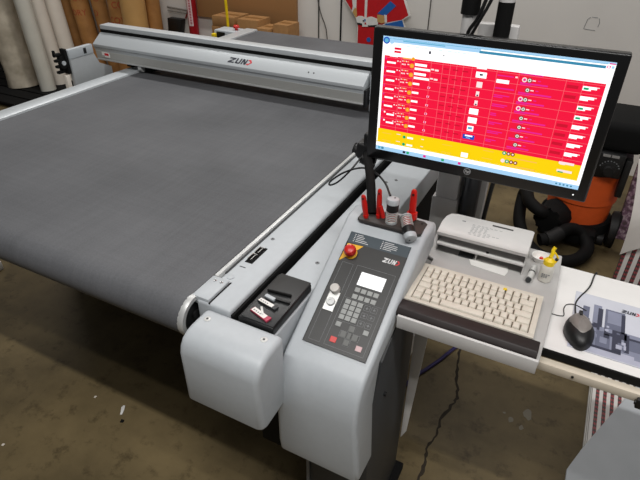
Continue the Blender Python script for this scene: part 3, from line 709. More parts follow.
KB = thing('keyboard', 'compact beige keyboard with cream keys on the grey shelf', 'keyboard', (-.11, .985, .8815))
tilt = R(0.8); KO = Vector((-.2500, .907, .8815)); KW, KD = .280, .149
def kp(u, v, n): return KO + Vector((u, v * cos(tilt) - n * sin(tilt), v * sin(tilt) + n * cos(tilt)))
def kbox(b, u0, v0, u1, v1, n0, n1, bev=0, mi=0, top=0.0):
    t = bmesh.new(); bmesh.ops.create_cube(t, size=1)
    for w in t.verts:
        k = top if w.co.z > 0 else 0
        w.co = kp(u0 + k + (w.co.x + .5) * (u1 - u0 - 2 * k), v0 + k + (w.co.y + .5) * (v1 - v0 - 2 * k), n0 + (w.co.z + .5) * (n1 - n0))
    return b._merge(t, bev, 2, mi)
b = B()                                                             # case: rim round a sunk key well
kbox(b, 0, 0, KW, KD, 0, .012, .002)
for a in [(0, 0, KW, .011), (0, KD - .011, KW, KD), (0, .011, .012, KD - .011), (KW - .012, .011, KW, KD - .011)]: kbox(b, *a, .010, .0165, .001)
obj('case', b, M_cream, KB)
obj('key_well', kbox(B(), .012, .011, KW - .012, KD - .011, .012, .0128), M_seam, KB)
rowsK = [[1] * 15, [1] * 13 + [2], [1.5] + [1] * 12 + [1.5], [1.75] + [1] * 11 + [2.25], [1.25] + [1] * 12 + [1.75], [1.25, 1.25, 1.25, 5.75, 1.25, 1.25, 1, 1, 1]]
kw, kd = KW - .026, KD - .024
for r, row in enumerate(rowsK):
    tot = sum(row); u = .013; hv = kd / 6; v = KD - .012 - (r + 1) * hv
    for i, w in enumerate(row):
        du = kw * w / tot; yel = (r == 0 and i == 11)
        obj('key', kbox(B(), u + .0007, v + .0008, u + du - .0007, v + hv - .0008, .0126, .0195, .0006, top=.0016), M_key, KB)
        u += du
obj('yellow_sticker', kbox(B(), .193, KD - .022, .201, KD - .014, .0194, .0200), M_yellow, KB)

# shelf riser box on the shelf
RB = thing('riser_box', 'pale grey sheet metal riser box with two open slots behind the keyboard', 'riser', (-.13, 1.15, .8805))
ptop = [(-.249, 1.135), (-.252, 1.19), (-.249, 1.222), (-.241, 1.240), (-.225, 1.246), (-.034, 1.250), (-.0285, 1.246), (-.0285, 1.140)]
obj('top_plate', B().prism(ptop, 'Z', .943, .947, .001), M_riser, RB)
obj('front_lip', B().prism([(1.134, .9474), (1.136, .938), (1.139, .938), (1.139, .9474)], 'X', -.249, -.0285), M_riser, RB)
obj('middle_shelf', B().box((-.246, 1.139, .907), (-.030, 1.246, .913), .0008), M_riser, RB)
obj('back_plate', B().box((-.240, 1.240, .8805), (-.032, 1.245, .943), .0008), M_riser, RB)
obj('side_plate', B().box((-.2505, 1.150, .8805), (-.2475, 1.225, .943)), M_riser, RB)
obj('side_plate', B().box((-.0315, 1.143, .8805), (-.0288, 1.246, .943)), M_riser, RB)
obj('divider', B().box((-.147, 1.150, .8805), (-.1445, 1.240, .907)), M_riser, RB)
obj('top_slot', B().box((-.130, 1.226, .947), (-.078, 1.232, .9476)), M_black, RB)
b = B()
for r in range(9):
    for k in range(random.randint(4, 7)):
        x = -.176 + k * .011 + random.uniform(-.002, .002); b.box((x, 1.160 + r * .0062, .947), (x + .007, 1.1615 + r * .0062, .9473))
obj('faint_print', b, mat('faint grey lettering', (140, 142, 144), .5), RB)
obj('top_mark', B().box((-.205, 1.214, .947), (-.196, 1.218, .9474)), M_gprint, RB)
obj('screw', B().cyl((-.12, 1.150, .9132), (-.12, 1.150, .9147), .004, seg=12), M_black, RB)

o = obj('paper_slip', B().prism([(-.165, 1.16), (-.150, 1.127), (-.066, 1.119), (-.062, 1.14), (-.066, 1.16)], 'Z', .8806, .8812), M_paper); tag(o, 'white paper slip sticking out under the riser box', 'paper')
b = B().box((-.190, 1.150, .8814), (-.152, 1.172, .8850), .001); o = obj('grey_card', b, M_dgrey); tag(o, 'dark grey card lying in the bottom slot of the riser box', 'card')

BO = thing('oil_bottle', 'small clear bottle with a yellow nozzle cap beside the riser box', 'bottle', (.022, 1.150, .8805))
bx, by = .022, 1.150
obj('body', B().lathe([(0, 0), (.0135, 0), (.0155, .002), (.0158, .036), (.0145, .044), (.011, .048), (0, .048)], (bx, by, .8805)), mat('milky bottle plastic', (214, 210, 200), .3, 0, .04, 60), BO)
cp = obj('cap', B().lathe([(.0125, .046), (.0130, .052), (.0118, .058), (.007, .063), (.0045, .065), (.0045, .070), (0, .071)], (bx, by, .8805)), M_yellow, BO)
obj('nozzle', B().tube([(bx, by, .948), (bx + .002, by + .003, .957), (bx + .001, by + .006, .964), (bx + .004, by + .009, .971)], .0035, 8, radii=[.0045, .0045, .004, .0042]), M_yellow, BO)
obj('strap', B().tube([(bx + .011, by, .932), (bx + .016, by + .004, .944), (bx + .010, by + .006, .954), (bx + .003, by + .006, .960)], .0022, 6).ball((bx + .014, by + .003, .943), .0042, mi=1), [M_yellow, M_black], BO)
b = B()
for r in range(3):
    for k in range(3 if r else 4): b.box((bx - .009 + k * .0048, by - .0162, .905 - r * .004), (bx - .0055 + k * .0048, by - .0150, .9068 - r * .004))
obj('printed_label', b, M_gprint, BO)
PEN = thing('silver_marker', 'short silver cylinder lying beside the small yellow capped bottle', 'marker', (-.005, 1.13, .8805))
obj('barrel', B().cyl((-.0115, 1.121, .889), (-.0065, 1.178, .889), .0078, seg=20, bevel=.001), M_springm, PEN)
obj('end', B().cyl((-.0120, 1.116, .889), (-.0115, 1.121, .889), .0062, seg=20), M_dgrey, PEN)
obj('stripe', B().cyl((-.0090, 1.1495, .889), (-.0086, 1.154, .889), .0081, seg=20), M_dgrey, PEN)
DS = thing('round_dish', 'shallow white round dish behind the yellow capped bottle', 'dish', (.000, 1.228, .8805))
obj('bowl', B().lathe([(0, 0), (.014, 0), (.020, .012), (.0215, .016), (.019, .016), (.0135, .004), (0, .004)], (.000, 1.228, .8805)), M_paper, DS)
o = obj('red_bead', B().ball((.003, 1.226, .8895), .0048), M_red); tag(o, 'red bead lying in the white round dish', 'bead')
o = obj('yellow_bead', B().ball((.0115, 1.224, .8893), (.005, .004, .0045)), M_yellow); tag(o, 'yellow bit lying in the white round dish', 'bead')

# ------------------------------------------------------------------ side desk, mouse, mouse pad
SD = thing('side_desk', 'white topped narrow work table with a black strip along the front right of the keyboard', 'table', (.4, 1.09, 0))
obj('tabletop', B().box((-.06, .932, .848), (.95, 1.262, .8615), .0015), M_white, SD)
obj('black_strip', B().box((-.06, .9262, .842), (.95, .9318, .8605)), M_blackm, SD, 'black strip')  # plain black strip along the front between tabletop and rail
obj('front_rail', B().box((-.06, .906, .820), (.95, .9258, .8415), .002), M_offw, SD, 'cream front rail')
obj('rail_bolt', B().cyl((.122, .906, .831), (.122, .904, .831), .0028, seg=12), M_black, SD)
obj('clamp', B().box((.240, .893, .815), (.256, .9055, .838), .003).cyl((.238, .8995, .826), (.262, .8995, .826), .005, seg=12), M_black, SD)
for x in (.90,):
    for y in (.95, 1.23): obj('leg', B().box((x, y - .02, 0), (x + .04, y + .02, .847)), M_offw, SD)

# mouse pad with a photo print of grey machinery
MP = thing('mouse_pad', 'mouse pad printed with a bluish grey machine picture, under the mouse', 'mouse pad', (.25, 1.06, .8616))
pw = [(.098, 1.010), (.108, .996), (.155, .975), (.24, .955), (.335, .955), (.335, 1.165), (.145, 1.165), (.122, 1.155)]
obj('pad', B().box((.098, .958, .8616), (.345, 1.165, .8638), .0006), mat('pale blue grey pad cloth', (196, 198, 208), .7, 0, .03, 20), MP)
b = B()
rnd = random.Random(5)
Zp = .8640
def mq(x0, y0, x1, y1, c, lv=0): b.poly([(x0, y0, Zp + lv * .0001), (x1, y0, Zp + lv * .0001), (x1, y1, Zp + lv * .0001), (x0, y1, Zp + lv * .0001)], c)
mq(.100, .985, .345, 1.055, 1); mq(.100, .960, .345, .985, 0)
for (x0, y0, x1, y1, c) in [(.118, 1.05, .132, 1.115, 2), (.140, 1.045, .157, 1.13, 1), (.150, 1.04, .160, 1.12, 3), (.165, 1.055, .205, 1.125, 2), (.170, 1.075, .200, 1.12, 1), (.198, 1.05, .206, 1.118, 3), (.165, 1.03, .21, 1.055, 3),
                            (.150, .985, .178, 1.04, 2), (.158, 1.0, .172, 1.02, 1), (.165, 1.02, .176, 1.034, 3), (.182, .985, .20, 1.03, 3), (.185, .99, .194, 1.012, 2), (.205, .99, .215, 1.05, 3), (.215, 1.0, .345, 1.035, 2), (.215, 1.035, .345, 1.042, 3), (.225, .975, .345, 1.0, 1), (.14, .978, .20, .986, 3)]:
    mq(x0, y0, x1, y1, c, 1 + (c == 3) * 2 + (c == 1))
for k in range(26):
    x = rnd.uniform(.11, .205); y = rnd.uniform(.985, 1.06); w = rnd.uniform(.004, .014); h = rnd.uniform(.004, .014)
    mq(x, y, x + w, y + h, rnd.choice([1, 2, 3, 0]), 5 + k * .2)
obj('machine_picture', b, [mat('print pale', (170, 172, 190), .7), mat('print blue grey', (128, 132, 152), .7), mat('print mid', (98, 102, 122), .7), mat('print dark', (52, 54, 72), .7)], MP)
b = B(); logo(b, (.197, 1.128, Zp + .0003), (1, -.02, 0), (0, 1, 0), .036, .011, (0, 0, 1), mi=(0, 1)); obj('maker_logo', b, [M_ink, M_redlog], MP)

MS = thing('mouse', 'black computer mouse with a grey top lying on the mouse pad corner', 'mouse', (.116, 1.02, .864))
def mouse_part(scale, z0, zs, dy=0.0):
    tb = bmesh.new(); rings = []; n = 28; hs = 10
    c = Vector((.1155, 1.006, 0)); ang = R(8); q_ = Matrix.Rotation(ang, 3, 'Z')
    for j in range(hs + 1):
        f = j / hs; k = math.sqrt(max(0, 1 - f ** 2.6)) if j < hs else 0
        ring = []
        for i in range(n):
            a = 2 * pi * i / n; x = .0310 * cos(a) * (1 - .12 * abs(sin(a))) ; y = .0530 * sin(a)
            hh = zs * (0.80 + .20 * cos((y + .012) / .053 * 1.2))
            p = q_ @ Vector((x * k * scale, (y * (.15 + .85 * k) if j < hs else y * .02) * scale + dy, 0))
            ring.append(tb.verts.new((c.x + p.x, c.y + p.y, z0 + hh * f)))
        rings.append(ring)
    for A_, C_ in zip(rings, rings[1:]):
        for k in range(n): tb.faces.new((A_[k], A_[(k + 1) % n], C_[(k + 1) % n], C_[k]))
    tb.faces.new(rings[0][::-1]); tb.faces.new(rings[-1])
    return tb
b = B(); b._merge(mouse_part(1, .8641, .034), 0, 1, 0); obj('body', b, M_black, MS)
b = B(); b._merge(mouse_part(.84, .8690, .0340, .006), 0, 1, 0); obj('top_cover', b, mat('silver grey mouse top', (128, 122, 118), .4), MS, 'grey top cover')
obj('scroll_wheel', B().cyl((.108, 1.040, .8925), (.1135, 1.041, .8925), .008, seg=18), M_rubber, MS)
obj('cable', B().tube([(.106, 1.057, .870), (.1025, 1.080, .867), (.101, 1.115, .8645), (.108, 1.145, .8640), (.119, 1.175, .8640), (.127, 1.205, .8640), (.132, 1.25, .8640), (.138, 1.272, .858), (.14, 1.285, .80), (.14, 1.29, .6)], .0018, 8), M_black, MS)
o = obj('thin_cable', B().tube([(.052, 1.050, .8632), (.080, 1.054, .8632), (.0785, 1.080, .8632), (.083, 1.100, .8632), (.100, 1.107, .8642), (.125, 1.094, .8662)], .0011, 6), M_black)
tag(o, 'thin black wire curling on the white table behind the mouse', 'cable')

# ------------------------------------------------------------------ boards at the right
BS = thing('board_stack', 'upright stack of white boards printed with red and black braid stripes beyond the side table', 'boards', (.6, 2.3, 0))
for k in range(4):
    obj('board', B().box((.302 + .006 * k, 2.20 + k * .016, 0), (1.0, 2.214 + k * .016, .56 + .01 * k), .001), M_stripeV if k == 0 else M_paper, BS, None if k else 'striped front board')
def cloth(name, fn, nu, nv, m, th=.006, parent=None):
    tb = bmesh.new(); V = [[tb.verts.new(fn(i / nu, j / nv)) for j in range(nv + 1)] for i in range(nu + 1)]
    for i in range(nu):
        for j in range(nv): tb.faces.new((V[i][j], V[i + 1][j], V[i + 1][j + 1], V[i][j + 1]))
    bmesh.ops.recalc_face_normals(tb, faces=tb.faces[:])
    r = bmesh.ops.solidify(tb, geom=tb.faces[:], thickness=th)
    b = B(); b._merge(tb, 0, 1, 0)
    return obj(name, b, m, parent)
def fn(u, v):
    x = .292 + u * .70; top = .80 - .0 * u; bot = .405 + .75 * max(0, u) - 1.1 * u * u
    z = bot + (top - bot) * v
    y = 2.185 - .012 * sin(9 * u + 2 * v) + max(0, z - .57) * .35
    return Vector((x - .05 * v * v * (1 - u), y, z))
o = cloth('cover_sheet', fn, 24, 16, mat('crumpled white cover sheet', (214, 208, 202), .7, 0, .04, 10)); tag(o, 'crumpled white sheet draped over the striped board stack', 'sheet')
def speck():
    m = bpy.data.materials.new('purple speckled print'); m.use_nodes = True; nt = m.node_tree; p = nt.nodes['Principled BSDF']; p.inputs['Roughness'].default_value = .7
    tc = nt.nodes.new('ShaderNodeTexCoord'); n = nt.nodes.new('ShaderNodeTexNoise'); n.inputs['Scale'].default_value = 45; n.inputs['Detail'].default_value = 6; nt.links.new(tc.outputs['Object'], n.inputs['Vector'])
    r = nt.nodes.new('ShaderNodeValToRGB'); e = r.color_ramp.elements; e[0].position = .40; e[0].color = rgb((84, 66, 70)); e[1].position = .62; e[1].color = rgb((170, 150, 156))
    k = e.new(.52); k.color = rgb((120, 88, 110)); nt.links.new(n.outputs['Fac'], r.inputs['Fac']); nt.links.new(r.outputs['Color'], p.inputs['Base Color']); return m
o = obj('speckled_board', B().prism([(3.05, 0), (3.09, 0), (3.23, .66), (3.19, .66)], 'X', .345, .95, .003), speck()); tag(o, 'purple speckled board leaning behind the white sheet, right of the vacuum cleaner', 'board')
# low printed sheets under the table and the pale board on them
LS = thing('sheet_pile', 'low pile of red braid striped sheets on the floor under the side table', 'sheets', (.6, 1.35, 0))
for k in range(4):
    obj('sheet', B().box((.310 + .002 * (k % 2), .80, .015 * k), (.88, 1.95, .015 * k + .0148), .001), M_stripeH if k == 3 else M_paper, LS, 'striped top sheet' if k == 3 else None)
o = obj('pale_board', B().prism([(.259, .90), (.258, 1.300), (.299, 1.416), (.432, 1.74), (.52, 1.95), (.89, 1.95), (.89, .90)], 'Z', .0605, .072, .002), mat('pale blue grey board', (176, 180, 184), .5, 0, .03, 12))
tag(o, 'pale grey board with a cut corner lying on the striped sheet pile', 'board')
o = obj('grey_sheet', B().prism([(.33, .90), (.40, 1.22), (.60, 1.50), (.88, 1.50), (.88, .90)], 'Z', .0725, .078, .001), mat('blue grey sheet', (140, 146, 156), .5, 0, .03, 12))
tag(o, 'darker blue grey sheet on the pale cut corner board, bottom right', 'sheet')

# ------------------------------------------------------------------ vacuum cleaner
VC = thing('vacuum_cleaner', 'orange and black wet and dry vacuum cleaner on the floor behind the monitor', 'vacuum cleaner', (.12, 3.02, 0))
vx, vy = .115, 3.05
obj('tank', B().lathe([(0, .10), (.150, .10), (.165, .115), (.172, .24), (.181, .245), (.181, .262), (.190, .40), (.192, .43), (.184, .44), (0, .44)], (vx, vy, 0), seg=40), M_orange, VC, 'orange tank')
hd = obj('motor_head', B().lathe([(.188, .425), (.196, .435), (.196, .47), (.182, .53), (.175, .555), (0, .56)], (vx, vy, 0), seg=40), M_black, VC)
obj('top_lid', B().box((-.06, 2.87, .57), (.325, 3.24, .722), .035, 4).lathe([(.16, .54), (.17, .60)], (vx, vy, 0), seg=30), M_blackm, VC)
obj('front_panel', B().box((.115, 2.843, .445), (.255, 2.90, .575), .006), M_black, hd)
obj('dial', B().lathe([(.040, 0), (.040, .012), (.026, .014), (.024, .036), (0, .037)], (.195, 2.843, .490), (0, -1, 0), 24), M_rubber, hd)
b = B()
for k in range(9):
    a = R(20 + k * 17.5); b.box((.195 + .046 * cos(a) - .003, 2.8415, .490 + .046 * sin(a) - .003), (.195 + .046 * cos(a) + .003, 2.8432, .490 + .046 * sin(a) + .003))
obj('dial_marks', b, M_gprint, hd)
b = B().box((.150, 2.841, .556), (.185, 2.8432, .569)).box((.19, 2.841, .556), (.225, 2.8432, .569)); obj('label_plate', b, mat('grey label', (150, 148, 146), .5), hd)
obj('latch', B().box((.262, 2.88, .33), (.295, 2.93, .54), .006), M_rubber, VC)
obj('undercarriage', B().lathe([(0, .05), (.185, .05), (.20, .07), (.19, .12), (.15, .125), (0, .125)], (vx, vy, 0), seg=32), M_blackm, VC)
for a in (215, 325, 60, 130):
    x = vx + .19 * cos(R(a)); y = vy + .19 * sin(R(a)); obj('caster', B().cyl((x - .016, y, .035), (x + .016, y, .035), .035, seg=18, bevel=.004), M_rubber, VC)
obj('rear_wheel', B().cyl((.298, 2.97, .10), (.335, 2.97, .10), .10, seg=28, bevel=.01), M_rubber, VC)
obj('motor_inlet', B().cyl((.02, 2.92, .15), (-.02, 2.80, .15), .085, .07, seg=24, bevel=.01).box((.03, 2.80, .04), (.24, 2.90, .12), .02), M_blackm, VC)
hose = [(-.02, 2.85, .17), (-.07, 2.80, .20), (-.135, 2.86, .21), (-.17, 2.98, .21), (-.185, 3.0, .16), (-.165, 2.85, .09), (-.10, 2.70, .055), (-.01, 2.60, .045), (.09, 2.585, .045), (.175, 2.65, .045), (.215, 2.76, .06), (.17, 2.83, .10), (.10, 2.80, .13), (.03, 2.70, .11), (-.03, 2.66, .10)]
tb = B().tube(hose, .034, 14, smooth=10, radii=[.034] * len(hose))
obj('hose', tb, mat('ribbed black hose', (8, 7, 7), .75, 0, .3, 60, spec=.25), VC)
obj('hose_cuff', B().tube([(.06, 2.74, .125), (.03, 2.70, .112), (.0, 2.675, .105)], .039, 14), M_rubber, VC)
obj('power_cord', B().tube([(-.08, 2.66, .012), (-.20, 2.60, .008), (-.27, 2.66, .008), (-.26, 2.75, .008), (-.18, 2.79, .008)], .007, 8).tube([(.06, 2.60, .006), (.11, 2.55, .006), (.17, 2.50, .006), (.20, 2.40, .006)], .004, 8), M_black, VC)

# ------------------------------------------------------------------ far wall things
o = obj('pegboard', B().box((-3.27, 3.965, .735), (-2.262, 3.998, 1.9), .002), peg_mat()); tag(o, 'brown pegboard panel on the back wall above the cardboard boxes', 'pegboard')
pd = thing('sprinkler_pipe', 'red vertical pipe with a white label on the back wall', 'pipe', (-3.31, 3.94, 0))
obj('pipe', B().cyl((-3.31, 3.94, 0), (-3.31, 3.94, 2.6), .043, seg=24), M_pipe, pd)
b = B()
tb = bmesh.new()
Va = []
for zz in (.66, 1.3): Va.append([tb.verts.new((-3.31 + .0436 * sin(a), 3.94 - .0436 * cos(a), zz)) for a in [R(-20 + 10 * k) for k in range(7)]])
for k in range(6): tb.faces.new((Va[0][k], Va[0][k + 1], Va[1][k + 1], Va[1][k]))
b._merge(tb, 0, 1, 0)
for k in range(26): b.box((-3.306, 3.8935, .68 + k * .023), (-3.288, 3.8968, .691 + k * .023 + random.uniform(0, .006)), mi=1)
obj('pipe_label', b, [mat('white pipe label', (222, 200, 200), .5), mat('pink label print', (196, 120, 128), .5)], pd)
o = obj('yellow_pole', B().cyl((-2.665, 3.60, 0), (-2.69, 3.60, 1.6), .011, seg=14), M_yellow); tag(o, 'thin yellow pole standing in front of the cardboard boxes', 'pole')
PA_ = thing('power_adapter', 'black power adapter box hanging on the back wall left of the red pipe', 'adapter', (-3.53, 3.96, .55))
obj('body', B().prism([(-3.602, .698), (-3.44, .695), (-3.475, .560), (-3.50, .545), (-3.612, .575)], 'Y', 3.93, 3.995, .006), M_black, PA_)
obj('plug', B().box((-3.535, 3.945, .49), (-3.51, 3.975, .556)).box((-3.485, 3.945, .49), (-3.465, 3.975, .556)), M_black, PA_)
obj('lead', B().tube([(-3.60, 3.95, .59), (-3.65, 3.95, .56), (-3.72, 3.96, .54), (-3.80, 3.97, .50), (-3.82, 3.97, .40)], .006, 8), M_black, PA_)
o = obj('conduit', B().tube([(-3.62, 3.975, .785), (-3.6, 3.975, .782), (-3.39, 3.975, .770)], .009, 8, smooth=0).tube([(-3.62, 3.975, .755), (-3.6, 3.975, .752), (-3.40, 3.975, .745)], .006, 8, smooth=0), mat('dull grey conduit', (120, 116, 110), .5)); tag(o, 'pair of thin grey conduits along the back wall beside the red pipe', 'conduit')
o = obj('hanging_cord', B().tube([(-3.43, 3.985, .70), (-3.40, 3.985, .76), (-3.375, 3.985, .80), (-3.40, 3.985, .86), (-3.41, 3.985, .95), (-3.42, 3.985, 1.1)], .006, 8), M_pipe); tag(o, 'thin red cord hanging on the wall between adapter and red pipe', 'cord')

# cardboard boxes behind the table
def carton(x0, x1, y0, y1, z0, z1, label, lab=None):
    t = thing('cardboard_box', label, 'box', ((x0 + x1) / 2, (y0 + y1) / 2, z0), 'cardboard boxes by the back wall')
    obj('carton', B().box((x0, y0, z0), (x1, y1, z1), .003), M_card, t)
    ym = (y0 + y1) / 2
    obj('top_flap', B().box((x0 + .002, y0 + .002, z1), (x1 - .002, ym - .001, z1 + .003)).box((x0 + .002, ym + .001, z1), (x1 - .002, y1 - .002, z1 + .003)), M_card, t)
    obj('tape', B().box((x0 + .02, ym - .022, z1 + .003), (x1 - .02, ym + .022, z1 + .0036)), mat('brown tape', (132, 92, 50), .35), t)
    if lab: obj('label', B().box(lab[0], lab[1]), M_paper, t, 'white label')
    return t
carton(-2.93, -2.70, 3.70, 3.92, 0, .655, 'lowest cardboard box of the stack left of the yellow pole')
carton(-2.92, -2.70, 3.70, 3.92, .659, .735, 'middle cardboard box of the stack left of the yellow pole')
carton(-2.91, -2.69, 3.70, 3.92, .739, .812, 'topmost cardboard box of the stack left of the yellow pole')
carton(-2.66, -2.465, 3.70, 3.90, 0, .808, 'cardboard box standing just right of the yellow pole')
carton(-2.455, -2.33, 3.66, 3.86, 0, .765, 'cardboard box with a white label, third from the left', ((-2.42, 3.658, .70), (-2.335, 3.66, .74)))
carton(-2.322, -2.185, 3.70, 3.88, 0, .80, 'cardboard box furthest right under the pegboard')

# flat painted cut-out of a standing figure
CF = thing('cutout_figure', 'painted cut-out figure in a red coat and white belt against the back wall', 'cutout', (-1.6, 3.95, 0))
wh = [(-1.86, 1.25), (-1.828, .982), (-1.768, .907), (-1.729, .857), (-1.711, .814), (-1.708, .0), (-1.52, .0), (-1.519, .797), (-1.323, .820), (-1.353, .879), (-1.298, .913), (-1.347, 1.019), (-1.40, 1.25)]
obj('backing', B().prism(wh, 'Y', 3.952, 3.972, .001), M_paper, CF)
cm = {'r': mat('cutout red paint', (190, 16, 26), .55), 'w': mat('cutout white paint', (220, 218, 214), .55), 's': mat('cutout tan paint', (190, 150, 90), .55), 'b': mat('cutout blue paint', (28, 92, 168), .55), 'k': mat('cutout black paint', (22, 22, 26), .55)}
shapes = [('coat', 'r', [(-1.855, 1.25), (-1.82, .983), (-1.765, .912), (-1.746, .988), (-1.725, .876), (-1.706, .801), (-1.702, .30), (-1.528, .30), (-1.530, .784), (-1.536, .817), (-1.483, .849), (-1.358, .882), (-1.311, .917), (-1.356, 1.018), (-1.41, 1.25)], 0),
 ('lower_cloth', 'b', [(-1.516, .805), (-1.483, .842), (-1.353, .880), (-1.333, .826), (-1.519, .797)], 1), ('sleeve_trim', 'w', [(-1.765, .995), (-1.753, .926), (-1.726, .893), (-1.727, .995)], 1), ('placket', 'w', [(-1.665, 1.25), (-1.656, .87), (-1.637, .87), (-1.640, 1.25)], 1),
 ('hand', 's', [(-1.738, .935), (-1.757, .9), (-1.724, .858), (-1.718, .885), (-1.724, .929)], 2), ('belt_edge', 'k', [(-1.717, .842), (-1.613, .83), (-1.537, .838), (-1.536, .813), (-1.613, .808), (-1.712, .816)], 2),
 ('belt', 'w', [(-1.725, .866), (-1.705, .878), (-1.673, .880), (-1.646, .867), (-1.62, .879), (-1.596, .883), (-1.545, .870), (-1.542, .830), (-1.613, .819), (-1.66, .826), (-1.717, .831)], 3), ('buckle', 'w', [(-1.677, .858), (-1.641, .865), (-1.621, .809), (-1.669, .804)], 4),
 ('sleeve', 'b', [(-1.553, .908), (-1.456, 1.002), (-1.41, .972), (-1.487, .897)], 2), ('hand', 's', [(-1.552, .9), (-1.502, .9), (-1.488, .853), (-1.513, .842), (-1.549, .852)], 4), ('cuff', 'w', [(-1.497, .905), (-1.477, .902), (-1.471, .854), (-1.488, .848)], 4)]
for nm, c, P, lv in shapes: obj(nm, B().prism(P, 'Y', 3.951 - lv * .0008, 3.9521), cm[c], CF)
b = B().prism([(-1.668, .852), (-1.657, .854), (-1.655, .842), (-1.666, .840)], 'Y', 3.9465, 3.9475).prism([(-1.652, .836), (-1.640, .838), (-1.638, .824), (-1.65, .822)], 'Y', 3.9465, 3.9475, mi=1).prism([(-1.655, .862), (-1.645, .863), (-1.643, .846), (-1.653, .845)], 'Y', 3.9465, 3.9475, mi=2)
obj('buckle_marks', b, [cm['k'], cm['r'], cm['b']], CF)
obj('coat_spot', B().prism([(-1.612 + .018 * cos(k * pi / 8), .714 + .018 * sin(k * pi / 8)) for k in range(16)], 'Y', 3.950, 3.9515), cm['b'], CF)

# ------------------------------------------------------------------ rolls standing along the wall
def roll(base, top, r, m, label, cat='roll', group='rolls standing by the wall', name='fabric_roll', core=True, crumple=0.0):
    t = thing(name, label, cat, base, group)
    base = Vector(base); top = Vector(top); ax = (top - base)
    tb = bmesh.new(); n = 30; hs = 26 if crumple else 2; q_ = ax.to_track_quat('Z', 'Y').to_matrix(); rings = []
    for j in range(hs + 1):
        f = j / hs; ring = []
        for k in range(n):
            a = 2 * pi * k / n; rr = r
            if crumple:
                rr *= 1 + crumple * (mnoise.noise(Vector((cos(a) * 2.2, sin(a) * 2.2, f * 7 + base.x * 5)))) + (0.10 * crumple / .1 * max(0, .12 - f) * 4)
            ring.append(tb.verts.new(base + q_ @ Vector((rr * cos(a), rr * sin(a), f * ax.length))))
        rings.append(ring)
    for A_, C_ in zip(rings, rings[1:]):
        for k in range(n): tb.faces.new((A_[k], A_[(k + 1) % n], C_[(k + 1) % n], C_[k]))
    tb.faces.new(rings[0][::-1]); tb.faces.new(rings[-1])
    b = B(); b._merge(tb, 0, 1, 0); obj('wrap', b, m, t)
    if core:
        d = ax.normalized(); obj('core_tube', B().cyl(top - d * .01, top + d * .03, r * .45, seg=20), M_card, t)
    return t
PL = thing('floor_slats', 'low black pallet under the wrapped rolls at the far left', 'slats', (-4.9, 3.3, 0))  # plain black slatted base filling the area below the rolls
for k in range(6): obj('slat', B().box((-6.0, 2.86 + k * .16, .03), (-4.42, 3.00 + k * .16, .05)), M_blackm, PL)
for x in (-5.95, -5.15, -4.46): obj('runner', B().box((x - .03, 2.86, 0), (x + .03, 3.78, .03)), M_blackm, PL)
zb = .0505
roll((-5.29, 3.04, zb), (-5.22, 3.08, 1.35), .12, mat('dull brown fabric', (104, 92, 72), .8, 0, .1, 10), 'dull brown roll at the far left edge')
roll((-5.01, 3.30, zb), (-5.08, 3.33, 1.55), .145, M_wrap, 'thick beige roll in crumpled clear plastic, front of the far left rolls', crumple=.08)
roll((-5.27, 3.68, zb), (-5.37, 3.70, 1.65), .105, M_wrap, 'slimmer beige roll with blue tape behind the thick plastic wrapped roll', crumple=.04)
roll((-4.66, 3.30, zb), (-4.75, 3.32, 1.75), .070, M_wrap2, 'pale translucent roll second from the dark gap', crumple=.03)
roll((-5.06, 3.75, zb), (-5.14, 3.76, 1.75), .075, mat('greyish vinyl roll', (168, 160, 146), .5, 0, .05, 9), 'greyish roll half hidden behind the pale translucent roll')
roll((-4.72, 3.50, zb), (-4.85, 3.51, 1.85), .068, M_vinyl, 'white vinyl roll just left of the thin dark gap')
roll((-4.73, 3.68, zb), (-4.89, 3.69, 1.85), .080, M_vinyl, 'white vinyl roll just right of the thin dark gap, beside the brown rolls')
t = bpy.data.objects['fabric_roll.002']
b = B()
ax = Vector((-.12, .02, 1.6)).normalized()
b.tube([Vector((-5.27, 3.68, zb)) + ax * h + Vector((.108 * sin(a), -.108 * cos(a), 0)) for h, a in [(.66, R(18)), (.65, R(32)), (.635, R(46)), (.62, R(60))]], .018, 8, radii=[.012, .02, .018, .008])
obj('blue_tape', b, mat('blue tape', (30, 58, 150), .4), t, 'blue tape')
kr = [(-4.80, -5.02, 3.905, .085, M_kraft, 'O', 'leftmost brown kraft paper roll, beside the white vinyl rolls'), (-4.53, -4.73, 3.85, .086, M_kraft, 'ORY', 'second brown kraft roll with red print, right of the leftmost one'), (-4.34, -4.53, 3.91, .070, M_kraft, 'O', 'third brown kraft roll, half in the dark gap'),
      (-3.995, -3.99, 3.75, .098, M_kraft, 'COY', 'fourth brown kraft roll, behind the left end of the gantry'), (-3.775, -3.765, 3.70, .108, M_kraft2, '', 'plain tan kraft roll, lightest of the brown ones'), (-3.705, -3.70, 3.87, .066, M_kraft, '', 'brown kraft roll furthest right, next to the white wall')]
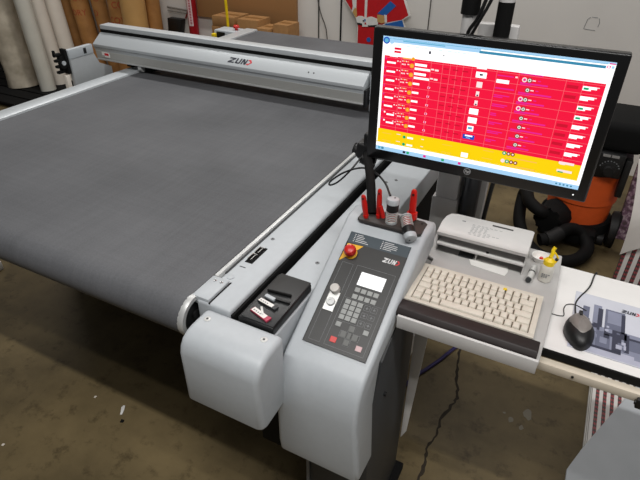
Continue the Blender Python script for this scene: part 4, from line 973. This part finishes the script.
for i, (x, xt, y, r, m, txt, lab) in enumerate(kr):
    base = Vector((x, y, 0)); top = Vector((xt, y + .01, 1.7))
    t = roll(base, top, r, m, lab, group='brown kraft rolls', name='kraft_roll')
    if txt:
        ax = (top - base).normalized()
        for h, off in ((.66, -.2), (.79, .35), (.92, -.1), (1.05, .3)):
            def fnt(px, py, h=h, off=off):
                a = px / r + off - .25; return base + ax * (h + py) + Vector(((r + .0012) * sin(a), -(r + .0012) * cos(a), 0))
            b = B(); add_text(b, txt, .075, fnt)
            obj('red_print', b, mat('faded red print', (170, 66, 40), .6), t)

# ------------------------------------------------------------------ floor bits
o = obj('white_block', B().box((-2.60, 1.17, .0005), (-2.49, 1.22, .05), .004), M_white); tag(o, 'small white block on the floor at the left edge, beside the table', 'block')
o = obj('purple_cable', B().tube([(-.19, 1.82, .008), (-.23, 1.743, .008), (-.268, 1.643, .008), (-.306, 1.56, .008), (-.334, 1.502, .008), (-.37, 1.38, .008)], .0075, 8), mat('dark violet cable', (52, 44, 92), .45)); tag(o, 'dark violet cable lying on the floor behind the console pedestal', 'cable')
def scrap(pts, m, label, h=.003):
    o = obj('floor_scrap', B().prism(pts, 'Z', .0005, h, .0006), m); tag(o, label, 'scrap', 'scraps on the concrete floor')
scrap([(-1.286, .850), (-1.278, .853), (-1.268, .838), (-1.258, .817), (-1.265, .812), (-1.276, .828), (-1.284, .838)], M_paper, 'curled white paper scrap on the lit floor in front of the table')
scrap([(-1.245, .800), (-1.232, .802), (-1.228, .790), (-1.24, .786)], M_blackm, 'tiny dark chip beside the curled white scrap')
scrap([(-1.418, .834), (-1.410, .836), (-1.409, .827), (-1.416, .825)], M_vinyl, 'tiny pale chip left of the curled white scrap')
scrap([(-1.20, .52), (-1.18, .535), (-1.165, .525), (-1.18, .51)], M_vinyl, 'pale chip at the bottom edge of the lit floor')
scrap([(-1.545, .525), (-1.536, .528), (-1.535, .519), (-1.543, .517)], M_vinyl, 'tiny pale chip on the lit floor at the left edge')
